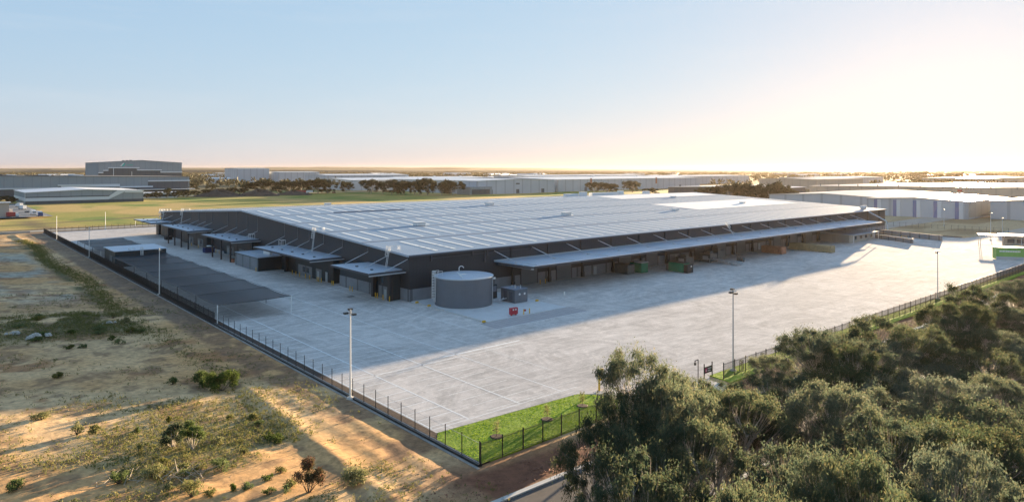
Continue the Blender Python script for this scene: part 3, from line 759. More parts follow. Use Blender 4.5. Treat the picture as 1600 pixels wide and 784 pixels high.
# ------------------------------------------------------------ tank group
tk = thing('water_tank', 'large round dark grey steel water tank with pale lid beside the warehouse corner', 'tank', 7.9, -9.9, .1)
TR, TH = 6.45, 6.3
obj('shell', MB().tube((0,0,0),(0,0,TH),TR,64,cap=False).tube((0,0,2.1),(0,0,2.16),TR+.03,64,cap=False).tube((0,0,4.2),(0,0,4.26),TR+.03,64,cap=False), M['tank'], tk, smooth=False)
lid = obj('lid', MB().tube((0,0,TH),(0,0,TH+.35),TR+.08,64,.2), M['canopy'], tk)
obj('lid_rim', MB().tube((0,0,TH-.18),(0,0,TH+.02),TR+.1,64,cap=False), M['fasciaL'], tk)
obj('base_ring', MB().tube((0,0,0),(0,0,.12),TR+.35,48), M['slab'], tk)
vdir = Vector((0.24,-0.97,0))
q = Vector((3.8,-5.25,0)).normalized()*(TR+.1)
obj('overflow_pipe', MB().tube((q.x,q.y,.2),(q.x,q.y,TH),.08,6).tube((q.x,q.y,.3),(q.x-1.6,q.y-.2,.3),.08,6), M['steel'], tk)
obj('sign_plate', MB().box(q.x+.3,q.y+.05,TH-.7,q.x+.9,q.y+.15,TH-.3), M['white'], tk)
ld = (-5.2,4.4)
o = obj('ladder', cage_ladder('ladder', (-6.35,2.2,.9), (-6.25,2.2,7.6), full=True), M['white'], tk)
obj('lid_rail', MB().path([(-6.1,1.5,TH+.1),(-6.1,1.5,TH+1.2),(-4.8,1.5,TH+1.2),(-4.8,1.5,TH+.2)],.05,5).path([(-6.1,2.9,TH+.1),(-6.1,2.9,TH+1.2),(-4.8,2.9,TH+1.2),(-4.8,2.9,TH+.2)],.05,5).path([(-6.1,1.5,TH+.7),(-4.8,1.5,TH+.7)],.04,4), M['white'], o)
obj('hatch', MB().box(-1.6,-.9,TH+.25,-.1,-.3,TH+.42).path([(-3.2,-3.6,TH+.25),(-.6,1.6,TH+.42)],.12,5).path([(-.2,1.2,TH+.3),(-2.0,1.9,TH+.3)],.06,4), M['white'], lid)
obj('vent_loop', MB().path([(2.4,5.1,TH),(2.4,5.1,TH+.9),(2.7,5.0,TH+1.2),(3.1,4.8,TH+1.2),(3.4,4.6,TH+.8)],.1,6), M['white'], lid)
pp = thing('pump_house', 'dark grey steel pump container with two white round vents on the tank slab', 'pump house', 18.3, -14.9, .1)
obj('body', MB().box(-1.9,-2.4,.12,1.9,2.4,2.9).box(-1.8,-2.3,0,1.8,2.3,.12), M['tank'], pp)
obj('roof', MB().box(-2.0,-2.5,2.9,2.0,2.5,3.02), M['seam'], pp)
for x in (-.5, 1.0):
    obj('round_vent', MB().tube((x,-2.47,1.9),(x,-2.41,1.9),.26,12), M['white'], pp)
obj('exhaust', MB().tube((-.6,-1,3.0),(-.6,-1,3.9),.1,6).tube((.6,-1.5,3.0),(.6,-1.5,3.8),.1,6).tube((0,.8,3.0),(0,.8,3.5),.15,6), M['steel'], pp)
obj('door', MB().box(-1.96,-1.6,.25,-1.905,-.5,2.4).box(-1.96,.2,.25,-1.905,1.3,2.4), M['walldark'], pp)
pq = thing('valve_cabinet', 'blue-grey equipment box behind the pump container, between tank and warehouse', 'cabinet', 15.9, -7.6, .1)
obj('body', MB().box(-1.6,-2.2,.1,1.6,2.2,3.2), M['clad2'], pq)
obj('louvre', MB().box(-1.66,-2.0,1.6,-1.605,2.0,2.9).box(-1.4,-2.26,1.6,1.4,-2.205,2.9), M['seam'], pq)
pv = obj('pipe_manifold', MB().path([(13.4,-13.3,.5),(15.8,-13.6,.5),(16.3,-13.6,.9)],.14,6).path([(13.8,-15.2,.3),(14.8,-14,.6),(16.3,-14.6,.9)],.1,6).path([(14.3,-16,.12),(14.3,-14,.7)],.07,5), M['steel'], None)
site(pv); tag(pv, 'low galvanised pipework between the round tank and the pump container', 'pipework')
rc = thing('hydrant_cabinet', 'bright red hydrant cabinet standing on the tank slab', 'cabinet', 8.3, -26.2, .1)
obj('body', MB().box(-.9,-.35,.25,.9,.35,1.55).box(-.7,-.2,0,-.5,.2,.25).box(.5,-.2,0,.7,.2,.25), M['red'], rc)
obj('label_plate', MB().box(.15,-.39,1.05,.5,-.352,1.35).box(-.5,-.39,1.05,-.15,-.352,1.35), M['white'], rc)
sp = thing('marker_post', 'small white marker post standing alone on the shaded concrete right of the pump container', 'post', *gpx(882,467))
obj('pole', MB().tube((0,0,0),(0,0,1.0),.06,6), M['steel'], sp); obj('plate', MB().box(-.2,-.03,.9,.2,.03,1.7), M['white'], sp)

# ------------------------------------------------------------ things under the front awning
def container(name, label, cat, u, v, sx, sy, sz, m, rot=0, ribs=True):
    t_ = thing(name, label, cat, u, v, 0, rot)
    obj('body', MB().box(-sx/2,-sy/2,.12,sx/2,sy/2,sz), m, t_)
    rb = MB()
    n_ = int(sy/.6)
    if ribs:
        for i in range(n_):
            y = -sy/2+.3+i*sy/n_; rb.box(-sx/2-.06,y,.2,-sx/2-.003,y+.15,sz-.12)
        for i in range(max(1,int(sx/.6))):
            x = -sx/2+.2+i*.6; rb.box(x,-sy/2-.06,.2,x+.12,-sy/2-.003,sz-.12)
        obj('rib', rb, m, t_)
    obj('rim', MB().box(-sx/2-.08,-sy/2-.08,sz,sx/2+.08,sy/2+.08,sz+.1), M['black'], t_)
    return t_
g1 = container('compactor', 'green waste compactor with dark ends under the front awning, left of the timber', 'compactor', 84.0, -12.6, 3.0, 5.2, 2.7, M['green'])
obj('press_head', MB().box(-1.45,-3.9,.12,1.45,-2.68,2.4).tube((-1.0,-3.9,.6),(-1.0,-3.5,.6),.4,10), M['black'], g1)
obj('hopper', MB().box(-1.2,2.68,.12,1.2,3.8,2.0), M['mach'], g1)
obj('lamp_cover', MB().box(.2,-3.96,1.7,.7,-3.905,2.1), M['white'], g1)
g2 = container('skip_bin', 'dull green open skip with pale rim near the wall under the front awning', 'skip', 74.5, -5.5, 3.0, 4.2, 2.8, M['green'])
obj('lid', MB().box(-1.6,-2.2,2.9,1.6,.5,3.1), M['fasciaL'], g2)
container('pallet_cage', 'dark grey metal cage, left of the dull green skip under the front awning', 'cage', 69.5, -4.2, 3.0, 5, 2.6, M['mach'])
for i, (u, v, lb) in enumerate(((99,-4,'grey machine crate against the warehouse wall beyond the green compactor'),(110,-5.5,'brown wrapped machine with a tall back left of the conveyor frame'),(116,-4.5,'taller dark machine directly behind the conveyor frame'))):
    t_ = thing('machine', lb, 'machine', u, v)
    obj('body', MB().box(-2,-2,.15,2,2,2.2+.5*i).box(-1.2,-1.4,2.2+.5*i,.6,.8,3.0+.5*i), M['mach'], t_)
    obj('foot', MB().box(-2.1,-2.1,0,-1.5,2.1,.15).box(1.5,-2.1,0,2.1,2.1,.15), M['black'], t_)
    obj('panel', MB().box(-2.06,-1.2,.7,-2.005,.8,1.9), M['fasciaL'], t_)
cv = thing('conveyor', 'low galvanised conveyor frame lying under the front awning', 'conveyor', *gpx(1133,412))
obj('frame', MB().box(-1,-5.5,.9,-.8,5.5,1.2).box(.8,-5.5,.9,1,5.5,1.2).box(-1,-5.5,.95,1,5.5,1.05), M['steel'], cv)
for y in (-5,-1.7,1.7,5):
    obj('leg', MB().box(-.95,y-.1,0,-.8,y+.1,.95).box(.8,y-.1,0,.95,y+.1,.95), M['steel'], cv)
fl = thing('forklift', 'small dark forklift with bright lamp at the end of the conveyor', 'forklift', *gpx(1157,409))
obj('body', MB().box(-.6,-1.1,.3,.6,.9,1.1).box(-.6,-1.2,.5,.6,-.6,1.4), M['mach'], fl)
obj('cab_guard', MB().path([(-.55,-.6,1.1),(-.45,-.5,2.2),(-.45,.6,2.2),(-.55,.8,1.1)],.05,4).path([(.55,-.6,1.1),(.45,-.5,2.2),(.45,.6,2.2),(.55,.8,1.1)],.05,4).box(-.5,-.5,2.2,.5,.6,2.26), M['black'], fl)
obj('mast', MB().box(-.45,1.0,.1,-.35,1.12,2.6).box(.35,1.0,.1,.45,1.12,2.6).box(-.4,1.12,.1,-.25,2.1,.16).box(.25,1.12,.1,.4,2.1,.16), M['black'], fl)
for x in (-.6, .6):
    for y in (-.75, .65): obj('wheel', MB().tube((x-.12,y,.3),(x+.12,y,.3),.3,12), M['rubber'], fl)
def stack(name, label, cat, u, v, sx, sy, sz, m, seed):
    t_ = thing(name, label, cat, u, v); r2 = random.Random(seed); mb_ = MB(); n_ = int(sy/1.3)
    for i in range(n_):
        for j in range(2):
            h0 = .12+j*(sz-.1)/2; o_ = r2.uniform(-.07,.07)
            mb_.box(-sx/2+o_,-sy/2+i*1.3+.03,h0,sx/2+o_,-sy/2+i*1.3+1.26,h0+(sz-.1)/2-.05)
    obj('pack', mb_, m, t_); bt = MB()
    for i in range(n_): bt.box(-sx/2,-sy/2+i*1.3+.2,0,sx/2,-sy/2+i*1.3+.5,.12)
    obj('bearer', bt, M['deadwood'], t_); return t_
stack('brick_packs', 'row of reddish packs with a paler end stacked under the front awning', 'packs', 146, -8.0, 3.2, 9.0, 2.5, M['orange'], 3)
stack('timber_packs', 'long row of yellow-brown timber packs under the front awning', 'packs', 163, -14.0, 3.4, 16.0, 2.5, M['timber'], 4)
gh = thing('truck_office', 'brown flat-roofed drivers office under the far end of the front awning', 'office', 213, -7.5)
obj('wall', MB().box(-13,-4.5,0,11,7.3,3.2), M['walltan'], gh)
obj('roof', MB().box(-13.4,-6.5,3.2,11.8,7.3,3.45), M['canopy'], gh)
for x in (-8,-3,2,7): obj('window', MB().box(x,-4.58,1.1,x+2.2,-4.505,2.3), M['glass'], gh)
obj('porch_post', MB().box(11.3,-6.3,0,11.5,-6.1,3.2).box(-13.2,-6.3,0,-13,-6.1,3.2), M['white'], gh)
lw = thing('ramp_wall', 'low dark concrete ramp wall jutting from the far end of the awning', 'wall', 229, -10.5, 0, 0)
obj('panel', MB().prism([(0,0),(.3,0),(.3-12,-19),(-12,-19)][0:4], 'z', 0, 1.8), M['precast'], lw)
obj('panel', MB().prism([(.3-12,-19),(-12,-19),(-6,-17.2),(-5.7,-16.6)], 'z', 0, 1.75), M['precast'], lw)
obj('handrail', MB().path([(-11.2,-16.6,1.8),(-11.2,-16.6,2.7),(-9.6,-14,2.7),(-9.6,-14,1.8)],.06,4).path([(-9,-13,2.7),(-1,-1,2.7)],.04,4), M['yellow'], lw)
l2 = obj('boundary_wall', MB().prism([(0,0),(.4,0),(-12,-31),(-12.5,-31)], 'z', 0, 2.3), M['precast'], None); site(l2, 249, -3); tag(l2, 'low dark boundary wall behind the far right end of the warehouse', 'wall')

# left yard bits
bb = container('waste_bin', 'dark blue waste bin on the yard in front of the third side canopy', 'bin', *gpx(326,394.5), 3.2, 3.0, 1.9, M['blueb'])
cc_ = container('pallet_bin', 'small black bin beneath the fourth side canopy', 'bin', *gpx(263,374.5), 2.4, 3.4, 1.4, M['black'])
for i, (px, py, lb) in enumerate(((274,372,'white wrapped machine lying beneath the fourth side canopy'),(338,390,'white cabinet against the pod wall beneath the third side canopy'),(346,391,'white and blue cabinet next to the plain white cabinet beneath the third canopy'))):
    u, v = gpx(px, py)
    t_ = thing('white_cabinet', lb, 'cabinet', min(u, -3.2), v)
    obj('body', MB().box(-.5,-1.3,.1,.5,1.3,1.7 if i else .8), M['white'], t_); obj('panel', MB().box(-.55,-.6,.4,-.505,.6,1.4 if i else .7), M['blueb'] if i == 2 else M['fasciaL'], t_)
ob = thing('cable_drum', 'faint brown drum standing by the annex corner', 'drum', *gpx(364,410))
obj('drum', MB().tube((0,0,0),(0,0,1.2),.5,12), M['orange'], ob); obj('lid', MB().tube((0,0,1.2),(0,0,1.3),.58,12), M['black'], ob)
pj = thing('pit_cover', 'small dark pit cover on the concrete before the nearest side canopy', 'pit cover', *gpx(548,463))
obj('frame', MB().box(-.8,-.5,0,.8,.5,.025), M['black'], pj); obj('lid', MB().box(-.65,-.35,.025,.65,.35,.05), M['mach'], pj)

# shed between the nets
sd = thing('pump_shed', 'dark green box shed with pale roof between the two shade nets', 'shed', -38.9, 103.6)
obj('wall', MB().box(0,0,0,14.2,16,4.75), M['clad2'], sd)
sr = obj('roof', MB().box(-.3,-.3,4.75,14.5,16.3,4.95), M['canopy'], sd)
obj('roof_vent', MB().box(4,2,4.95,4.6,2.6,5.4).box(5.4,3,4.95,5.9,3.5,5.3), M['white'], sr)
obj('ladder', cage_ladder('ladder', (7.2,-.25,.6), (7.2,-.15,5.7), full=True), M['white'], sd)
obj('roller_door', MB().box(-.06,4,0.05,-.003,8,3.2), M['door'], sd)

# shade nets over the car park
def net(name, label, u0, v0, u1, v1, z, nx, ny, endposts):
    t_ = thing(name, label, 'shade net', 0, 0)
    mb_ = MB(); sx, sy = 4*nx, 6*ny
    def zz(a_, b_):
        return z - .45*abs(math.sin(math.pi*b_*ny))**.8*.5 - .25*math.sin(math.pi*a_*nx)**2
    for i in range(sx):
        for j in range(sy):
            A = [(i/sx, j/sy), ((i+1)/sx, j/sy), ((i+1)/sx, (j+1)/sy), (i/sx, (j+1)/sy)]
            mb_.quad(*[(u0+(u1-u0)*a_, v0+(v1-v0)*b_, zz(a_, b_)) for a_, b_ in A])
    obj('netting', mb_, M['net'], t_)
    obj('side_netting', MB().quad((u0,v0,.3),(u0,v1,.3),(u0,v1,z),(u0,v0,z)), M['chain'], t_)
    cb_ = MB()
    for j in range(ny+1):
        v = v0+(v1-v0)*j/ny; cb_.path([(u0,v,z),(u1,v,z)], .04, 4)
        for i in range(nx+1):
            u = u0+(u1-u0)*i/nx
            first = j == 0
            obj('post', MB().tube((u,v,0),(u,v,z+.02),.11 if first else .07,8), M['white'] if first else M['black'], t_)
    for i in (0, nx): cb_.path([(u0+(u1-u0)*i/nx,v0,z),(u0+(u1-u0)*i/nx,v1,z)], .04, 4)
    obj('cable', cb_, M['black'], t_)
net('shade_net', 'large near dark shade net on posts over the left car park', -39.8, 6.0, -25.0, 102.5, 3.55, 1, 7, 1)
net('shade_net', 'smaller far dark shade net beyond the green box shed', -39.8, 120.5, -25.0, 163.5, 3.55, 1, 3, 1)

# ------------------------------------------------------------ lamp posts
def lamp_post(label, u, v, h, white=True, group=None, z=0, heads=3):
    t_ = thing('lamp_post', label, 'lamp post', u, v, z, 0, group)
    obj('pole', MB().tube((0,0,0),(0,0,h-.4),.125,10,.08), M['white'] if white else M['steel'], t_)
    obj('base', MB().tube((0,0,0),(0,0,.25),.5,10,.42).tube((0,0,.25),(0,0,.30),.28,10), M['kerb'], t_)
    if heads:
        fr_ = obj('head_frame', MB().tube((0,0,h-.5),(0,0,h+.1),.13,8).tube((-.5,0,h-.35),(.5,0,h-.35),.05,5).tube((0,-.6,h-.15),(0,.6,h-.15),.05,5), M['steel'], t_)
        for (x, y, z_, r_) in ((-.62,0,-.35,0),(.45,-.15,-.62,0),(.1,.2,.05,0))[:heads]:
            obj('floodlight', MB().prism([(-.32,-.12),(.32,-.16),(.36,.05),(-.28,.14)], 'y', y-.3, y+.3) and MB().box(x-.27,y-.22,h+z_-.09,x+.27,y+.22,h+z_+.12), M['black'], t_)
    return t_
lamp_post('pale lamp post with black floodlights by the near left fence, tallest in the picture', -40.75, -50.2, 11.6, z=-.06)
lamp_post('slim grey lamp post with floodlights behind the fence near the entrance sign', 8.2, -76.2, 12.0, False)
lamp_post('slim grey lamp post beside the street fence at the right of the yard', 94, -76.6, 11.0, False)
lamp_post('white lamp post at the fence in front of the green box shed', -40.4, 46.4, 11.0, heads=2)
lamp_post('white lamp post at the fence beside the far shade net', -40.4, 137, 10.2, heads=1)
lamp_post('white lamp post at the far left corner of the yard', -40.4, 211.3, 10.4, heads=0)
lamp_post('white lamp post at the rear fence near the far end of the warehouse', -14.5, 256.5, 9.0, heads=0)
lamp_post('short white post behind the rear fence', 0, 262, 3.4, heads=0)
for px, py, hh, lb in ((1475,353,9,'lamp post before the blue-striped shed at right'),(1548,375,12,'lamp post left of the gate canopy at right'),(1566,371,9,'shorter lamp post just right of another by the gate canopy')):
    lamp_post('thin ' + lb, *gpx(px, py), hh, False, heads=2)

# ------------------------------------------------------------ fences
lf = thing('side_fence', 'long chain-link and black picket fence running along the left edge of the yard', 'fence', -40.3, 0)
posts = [(-77+3.0*i) for i in range(110)]
srt = sorted(posts, key=lambda v: (W(-40.3, v)[0]**2+W(-40.3, v)[1]**2)); rest = MB()
for j, v in enumerate(srt):
    mb_ = MB().box(-.035,v-.035,0,.035,v+.035,2.45)
    if j < 100: obj('post', mb_, M['black'], lf)
    else: rest.box(-.035,v-.035,0,.035,v+.035,2.45)
o = obj('far_posts', rest, M['black'], lf); o['kind'] = 'stuff'
obj('wire_mesh', MB().quad((0,-77,.15),(0,6,.15),(0,6,2.2),(0,-77,2.2)), M['chainL'], lf)
rr = MB()
for i in range(int((252-6)/.14)):
    v = 6+i*.14; rr.box(-.012,v,.15,.012,v+.028,2.2)
rr.box(-.02,6,1.95,.02,252,2.0); rr.box(-.02,6,.3,.02,252,.35)
obj('pickets', rr, M['black'], lf)
obj('top_rail', MB().box(-.012,-77,2.18,.012,6,2.205).box(-.012,-77,.15,.012,6,.18), M['steel'], lf)
def picket_fence(label, pts, posts_every=2.9, h=2.25, pitch=.13, z=0, name='picket_fence', meshy=False, dense=True, pm='black'):
    f_ = thing(name, label, 'fence', pts[0][0], pts[0][1], z)
    rl = MB(); pk = MB(); allp = []
    for (a_, b_) in zip(pts[:-1], pts[1:]):
        ax, ay = a_[0]-pts[0][0], a_[1]-pts[0][1]; bx, by = b_[0]-pts[0][0], b_[1]-pts[0][1]
        L_ = math.hypot(bx-ax, by-ay); dx, dy = (bx-ax)/L_, (by-ay)/L_
        for zz in (.25, h-.18): rl.tube((ax,ay,zz),(bx,by,zz),.025,4)
        if dense:
            for i in range(int(L_/pitch)):
                x, y = ax+dx*i*pitch, ay+dy*i*pitch; pk.box(x-.013,y-.013,.08,x+.013,y+.013,h)
        np_ = max(1, round(L_/posts_every))
        for i in range(np_+1): allp.append((ax+dx*L_*i/np_, ay+dy*L_*i/np_))
    allp.sort(key=lambda p: (lambda q: q[0]**2+q[1]**2)(W(p[0]+pts[0][0], p[1]+pts[0][1])))
    rs_ = MB()
    for j, (x, y) in enumerate(allp):
        if j < 100: obj('post', MB().box(x-.05,y-.05,0,x+.05,y+.05,h+.12), M[pm], f_)
        else: rs_.box(x-.05,y-.05,0,x+.05,y+.05,h+.12)
    if rs_.v:
        o_ = obj('far_posts', rs_, M[pm], f_); o_['kind'] = 'stuff'
    obj('rail', rl, M[pm], f_)
    if dense: obj('pickets', pk, M[pm], f_)
    return f_
picket_fence('black picket fence round the bright lawn at the near corner', [(-40.3,-77.15),(-22.7,-76.9),(-15.2,-76.4)], z=0)
picket_fence('long black picket fence along the street behind the trees, right of the entrance sign', [(3.4,-77.6),(88,-78.0),(262,-78.8)], z=0, pitch=.16)
picket_fence('dark rear fence crossing behind the yard at far left', [(-40.3,253),(20,262),(44,258)], z=0, pitch=.3)
picket_fence('thin fence along the gate road at far right', [(262,-78),(262,-62)], z=0, pitch=.3)
picket_fence('grey wire fence in front of the blue-striped shed at far right', [(300,40),(300,-42)], z=0, dense=False)
obj('rear_barrier', MB().box(0,-.1,0,95,.1,.9), M['walltan'], None); o = coll.objects['rear_barrier']; site(o, -140, 258, -.1); tag(o, 'long low pale barrier beside the rear road at the far left edge', 'barrier')

# entrance: sign and height post
sg = thing('entrance_sign', 'black entrance sign panel with magenta square and white lettering on the street fence', 'sign', 1.6, -75.6)
obj('board', MB().box(0,-.08,.7,1.9,0,1.6), M['black'], sg)
obj('emblem', MB().box(.12,-.1,.88,.62,-.082,1.42), M['magenta'], sg)
obj('emblem_mark', MB().poly([(.25,-.106,1.0),(.49,-.106,1.0),(.49,-.106,1.10),(.25,-.106,1.10)]).poly([(.30,-.106,1.15),(.44,-.106,1.15),(.37,-.106,1.32)]), M['white'], sg)
lt = MB()
for (y, wds) in ((1.24,(.2,.13,.22,.14)),(.95,(.14,.24,.18))):
    x = .78
    for w_ in wds: lt.box(x,-.1,y,x+w_,-.082,y+.13); x += w_+.05
obj('lettering', lt, M['white'], sg)
for x in (-.1, 1.9): obj('post', MB().box(x,-.1,0,x+.1,.02,2.1), M['black'], sg)
ga = thing('gate_reader', 'black card reader gooseneck left of the entrance sign', 'reader', .4, -75.4)
obj('pole', MB().path([(0,0,0),(0,0,2.9),(-.9,-.1,2.9),(-.9,-.1,2.6)],.07,6), M['black'], ga); obj('box', MB().box(-1.02,-.22,2.3,-.78,.0,2.62), M['black'], ga)
yp = thing('height_post', 'yellow height marker post with two short arms by the driveway', 'post', -13.8, -69.4)
obj('pole', MB().box(-.1,-.1,0,.1,.1,2.9), M['yellow'], yp)
obj('arm', MB().box(.1,-.12,2.55,.75,.12,2.9), M['yellow'], yp); obj('arm', MB().box(.1,-.12,1.35,.75,.12,1.65), M['yellow'], yp)

# right end: green booth, gate canopy
gb = thing('green_booth', 'lime green site booth with pale lettering on the far right of the yard', 'booth', *gpx(1577,405), 0, -1.0)
obj('wall', MB().box(-4.3,-1.5,.2,4.3,1.5,3.9), M['greenlt'], gb)
obj('roof', MB().box(-4.5,-1.7,3.9,4.5,1.7,4.1), M['white'], gb)
obj('skirt', MB().box(-4.3,-1.56,.0,4.3,-1.503,1.0), M['fasciaL'], gb)
lt = MB(); x = -3.3
for w_ in (.35,.25,.4,.3,.3,.45,.4,.3,.35,.4,.3,.35,.3): lt.box(x,-1.55,2.5,x+w_,-1.505,3.0); x += w_+.12
obj('lettering', lt, M['white'], gb)
gc = thing('gate_house', 'small gatehouse with a flat pale roof at the right edge of the picture', 'gatehouse', *gpx(1592,384), 0, -1.2)
obj('wall', MB().box(-5,-2.5,0,6,2.5,3.8), M['walltan'], gc)
obj('roof', MB().box(-6.5,-4,3.8,8,4,4.3), M['bandwhite'], gc)
for x in (-4,-1,2): obj('window', MB().box(x,-2.56,1.2,x+2.2,-2.505,2.7), M['glass'], gc)
obj('door', MB().box(4.6,-2.56,.05,5.6,-2.505,2.3), M['doorp'], gc)
gc2 = thing('gate_canopy', 'low open canopy on thin posts left of the gatehouse', 'canopy', *gpx(1562,384), 0, -1.2)
obj('roof', MB().box(-7,-3,4.0,7,3,4.3), M['fasciaL'], gc2)
for x in (-6.5, 6.5):
    for y in (-2.6, 2.6): obj('post', MB().box(x-.1,y-.1,0,x+.1,y+.1,4.0), M['steel'], gc2)

# ------------------------------------------------------------ vehicles
def truck(label, cat, u, v, z, rot, body, cabc, L_=7.0, boxh=2.4, group=None, name='parked_truck'):
    t_ = thing(name, label, cat, u, v, z, rot, group)
    obj('cargo_box', MB().box(-L_/2,-1.2,.95,L_/2-2.0,1.2,.95+boxh), body, t_)
    obj('chassis', MB().box(-L_/2,-.9,.6,L_/2,.9,.92), M['black'], t_)
    cb_ = obj('cab', MB().prism([(L_/2-1.85,.93),(L_/2,.93),(L_/2,1.7),(L_/2-.35,2.7),(L_/2-1.85,2.75)], 'y', -1.15, 1.15), cabc, t_)
    obj('windscreen', MB().quad((L_/2+.01,-1.0,1.75),(L_/2+.01,1.0,1.75),(L_/2-.31,1.0,2.6),(L_/2-.31,-1.0,2.6)), M['glass'], cb_)
    for x in (-L_/2+1.2, L_/2-1.0):
        for y in (-1.05, 1.05): obj('wheel', MB().tube((x,y-.14,.48),(x,y+.14,.48),.48,12), M['rubber'], t_)
    return t_
def car(label, u, v, z, rot, paint, group=None):
    t_ = thing('parked_car', label, 'car', u, v, z, rot, group)
    prof = [(-2.2,.35),(2.2,.35),(2.25,.75),(1.3,.95),(.55,1.45),(-1.3,1.48),(-2.1,1.0),(-2.25,.7)]
    b_ = obj('body', MB().prism(prof, 'y', -.88, .88), paint, t_)
    obj('windscreen', MB().quad((1.27,-.75,.99),(1.27,.75,.99),(.60,.7,1.45),(.60,-.7,1.45)), M['glass'], b_)
    obj('side_window', MB().poly([(-1.2,-.89,1.0),(.9,-.89,1.0),(.45,-.89,1.38),(-1.1,-.89,1.38)]).poly([(-1.2,.89,1.0),(.9,.89,1.0),(.45,.89,1.38),(-1.1,.89,1.38)]), M['glass'], b_)
    for x in (-1.35, 1.4):
        for y in (-.8, .8): obj('wheel', MB().tube((x,y-.1,.32),(x,y+.1,.32),.32,12), M['rubber'], t_)
    return t_
M['paintw'] = mat('vehicle_white', (.75,.75,.75), .3); M['paintb'] = mat('vehicle_blue', (.04,.07,.25), .3); M['paintr'] = mat('vehicle_red', (.35,.04,.05), .3)
M['paints'] = mat('vehicle_silver', (.4,.42,.44), .3, .5); M['paintd'] = mat('vehicle_dark', (.05,.055,.06), .3)
def at(px, py, z=.35): return gpx(px, py, z)
truck('white box truck parked farthest up the neighbouring lane at far left', 'truck', *at(30,324), .35, 1.9, M['paintw'], M['paintw'])
truck('white truck just in front of the farthest white truck at far left', 'truck', *at(35,328), .35, 1.9, M['paintw'], M['paints'])
truck('white truck with blue windscreen in the middle of the parked row at far left', 'truck', *at(52,336.5), .35, -1.5, M['paintw'], M['paintw'])
truck('white van-like truck nearest the paddock corner at far left', 'truck', *at(62,338.5), .35, -1.5, M['paintw'], M['paintb'], 6)
car('dark parked car between the white trucks at far left', *at(42,333), .35, 1.7, M['paintd'])
truck('white and red lorry at the left edge of the picture', 'truck', *at(20,340), .35, .2, M['paintr'], M['paintw'], 6)
u, v = at(4,340); t_ = thing('silo_unit', 'tall cream plant unit at the left edge of the picture', 'plant unit', u, v, .3)
obj('body', MB().box(-3,-3,0,3,3,9), M['walltan'], t_); obj('roof', MB().box(-6,-4,9,4,4,9.4), M['roofwhite'], t_); obj('duct', MB().box(3,-1,2,5,1,5), M['fasciaL'], t_)
car('red car on the far paddock road beyond the roof', *gpx(512,301,.6), .6, .3, M['paintr']); car('second red car, just right of the other red car on the far road', *gpx(522,301.5,.6), .6, .3, M['paintr'])
rt_ = truck('long red and white semi-trailer on the far paddock road', 'truck', *gpx(471,302.5,.6), .6, -.3, M['paintr'], M['paintw'], 14, 2.9)
wt = thing('white_trailer', 'white trailer standing just behind the red truck on the paddock road', 'trailer', *gpx(484,302,.6), .6)
obj('body', MB().box(-3.5,-1.2,1,3.5,1.2,3.6), M['paintw'], wt); obj('wheel', MB().tube((-2,-1.2,.5),(-2,1.2,.5),.5,10), M['rubber'], wt)

# soil mounds
for i, (px, py, rr_, hh, lb) in enumerate(((340,309,26,6.5,'widest dark soil heap, leftmost of the three in the paddock'),(402,308,22,6,'dark soil heap in the middle of the three in the paddock'),(458,306.5,20,4,'lowest dark soil heap beside the red truck'))):
    u, v = gpx(px, py-2); mb_ = MB(); nR, nA = 8, 28
    for a_ in range(nR):
        for b_ in range(nA):
            def pt(i_, j_):
                r = i_/nR; t = 2*math.pi*j_/nA
                hz = hh*(1-r**1.4)*(1+.28*math.sin(3*t+i)+.2*math.sin(7*t)*r) if r < 1 else -.5
                return (rr_*r*math.cos(t)*(1+.15*math.sin(2*t+i)), rr_*.5*r*math.sin(t), hz)
            mb_.quad(pt(a_,b_%nA), pt(a_+1,b_%nA), pt(a_+1,(b_+1)%nA), pt(a_,(b_+1)%nA))
    o = obj('soil_heap', mb_, M['soil'], None, smooth=True); site(o, u, v, .3, -ANG); tag(o, lb, 'soil heap')
# ------------------------------------------------------------ buildings around the site
def shed(label, u0, v0, u1, v1, h, rise, axis, wm, rm, cat='warehouse', name='industrial_shed', z=0, group=None, doors=0, dm='door', face='u', vents=0):
    t_ = thing(name, label, cat, u0, v0, z, 0, group)
    A, B = u1-u0, v1-v0
    if axis == 'u':      # ridge along u
        obj('wall', MB().prism([(0,-.5),(B,-.5),(B,h),(B/2,h+rise),(0,h)], 'x', 0, A), M[wm], t_)
        r_ = obj('roof', MB().prism([(-.6,h+.02),(B/2,h+rise+.02),(B+.6,h+.02),(B+.6,h+.42),(B/2,h+rise+.42),(-.6,h+.42)], 'x', -.6, A+.6), M[rm], t_)
    else:
        obj('wall', MB().prism([(0,-.5),(A,-.5),(A,h),(A/2,h+rise),(0,h)], 'y', 0, B), M[wm], t_)
        r_ = obj('roof', MB().prism([(-.6,h+.02),(A/2,h+rise+.02),(A+.6,h+.02),(A+.6,h+.42),(A/2,h+rise+.42),(-.6,h+.42)], 'y', -.6, B+.6), M[rm], t_)
    for i in range(doors):
        if face == 'u': y = B*(i+.5)/doors-2.5; obj('roller_door', MB().box(-.2,y,0,-.05,y+5,5), M[dm], t_)
        else: x = A*(i+.5)/doors-2.5; obj('roller_door', MB().box(x,-.2,0,x+5,-.05,5), M[dm], t_)
    for i in range(vents):
        x, y = A*(i+.5)/vents, B*.42
        zz = h+rise*(1-abs(y-B/2)/(B/2))+.3 if axis == 'u' else h+rise*(1-abs(x-A/2)/(A/2))+.3
        obj('roof_vent', MB().box(x-1.5,y-1.5,zz,x+1.5,y+1.5,zz+1.6), M['white'], r_)
    return t_
def box_on(t_, name, x0, y0, z0, x1, y1, z1, m): return obj(name, MB().box(x0,y0,z0,x1,y1,z1), M[m], t_)
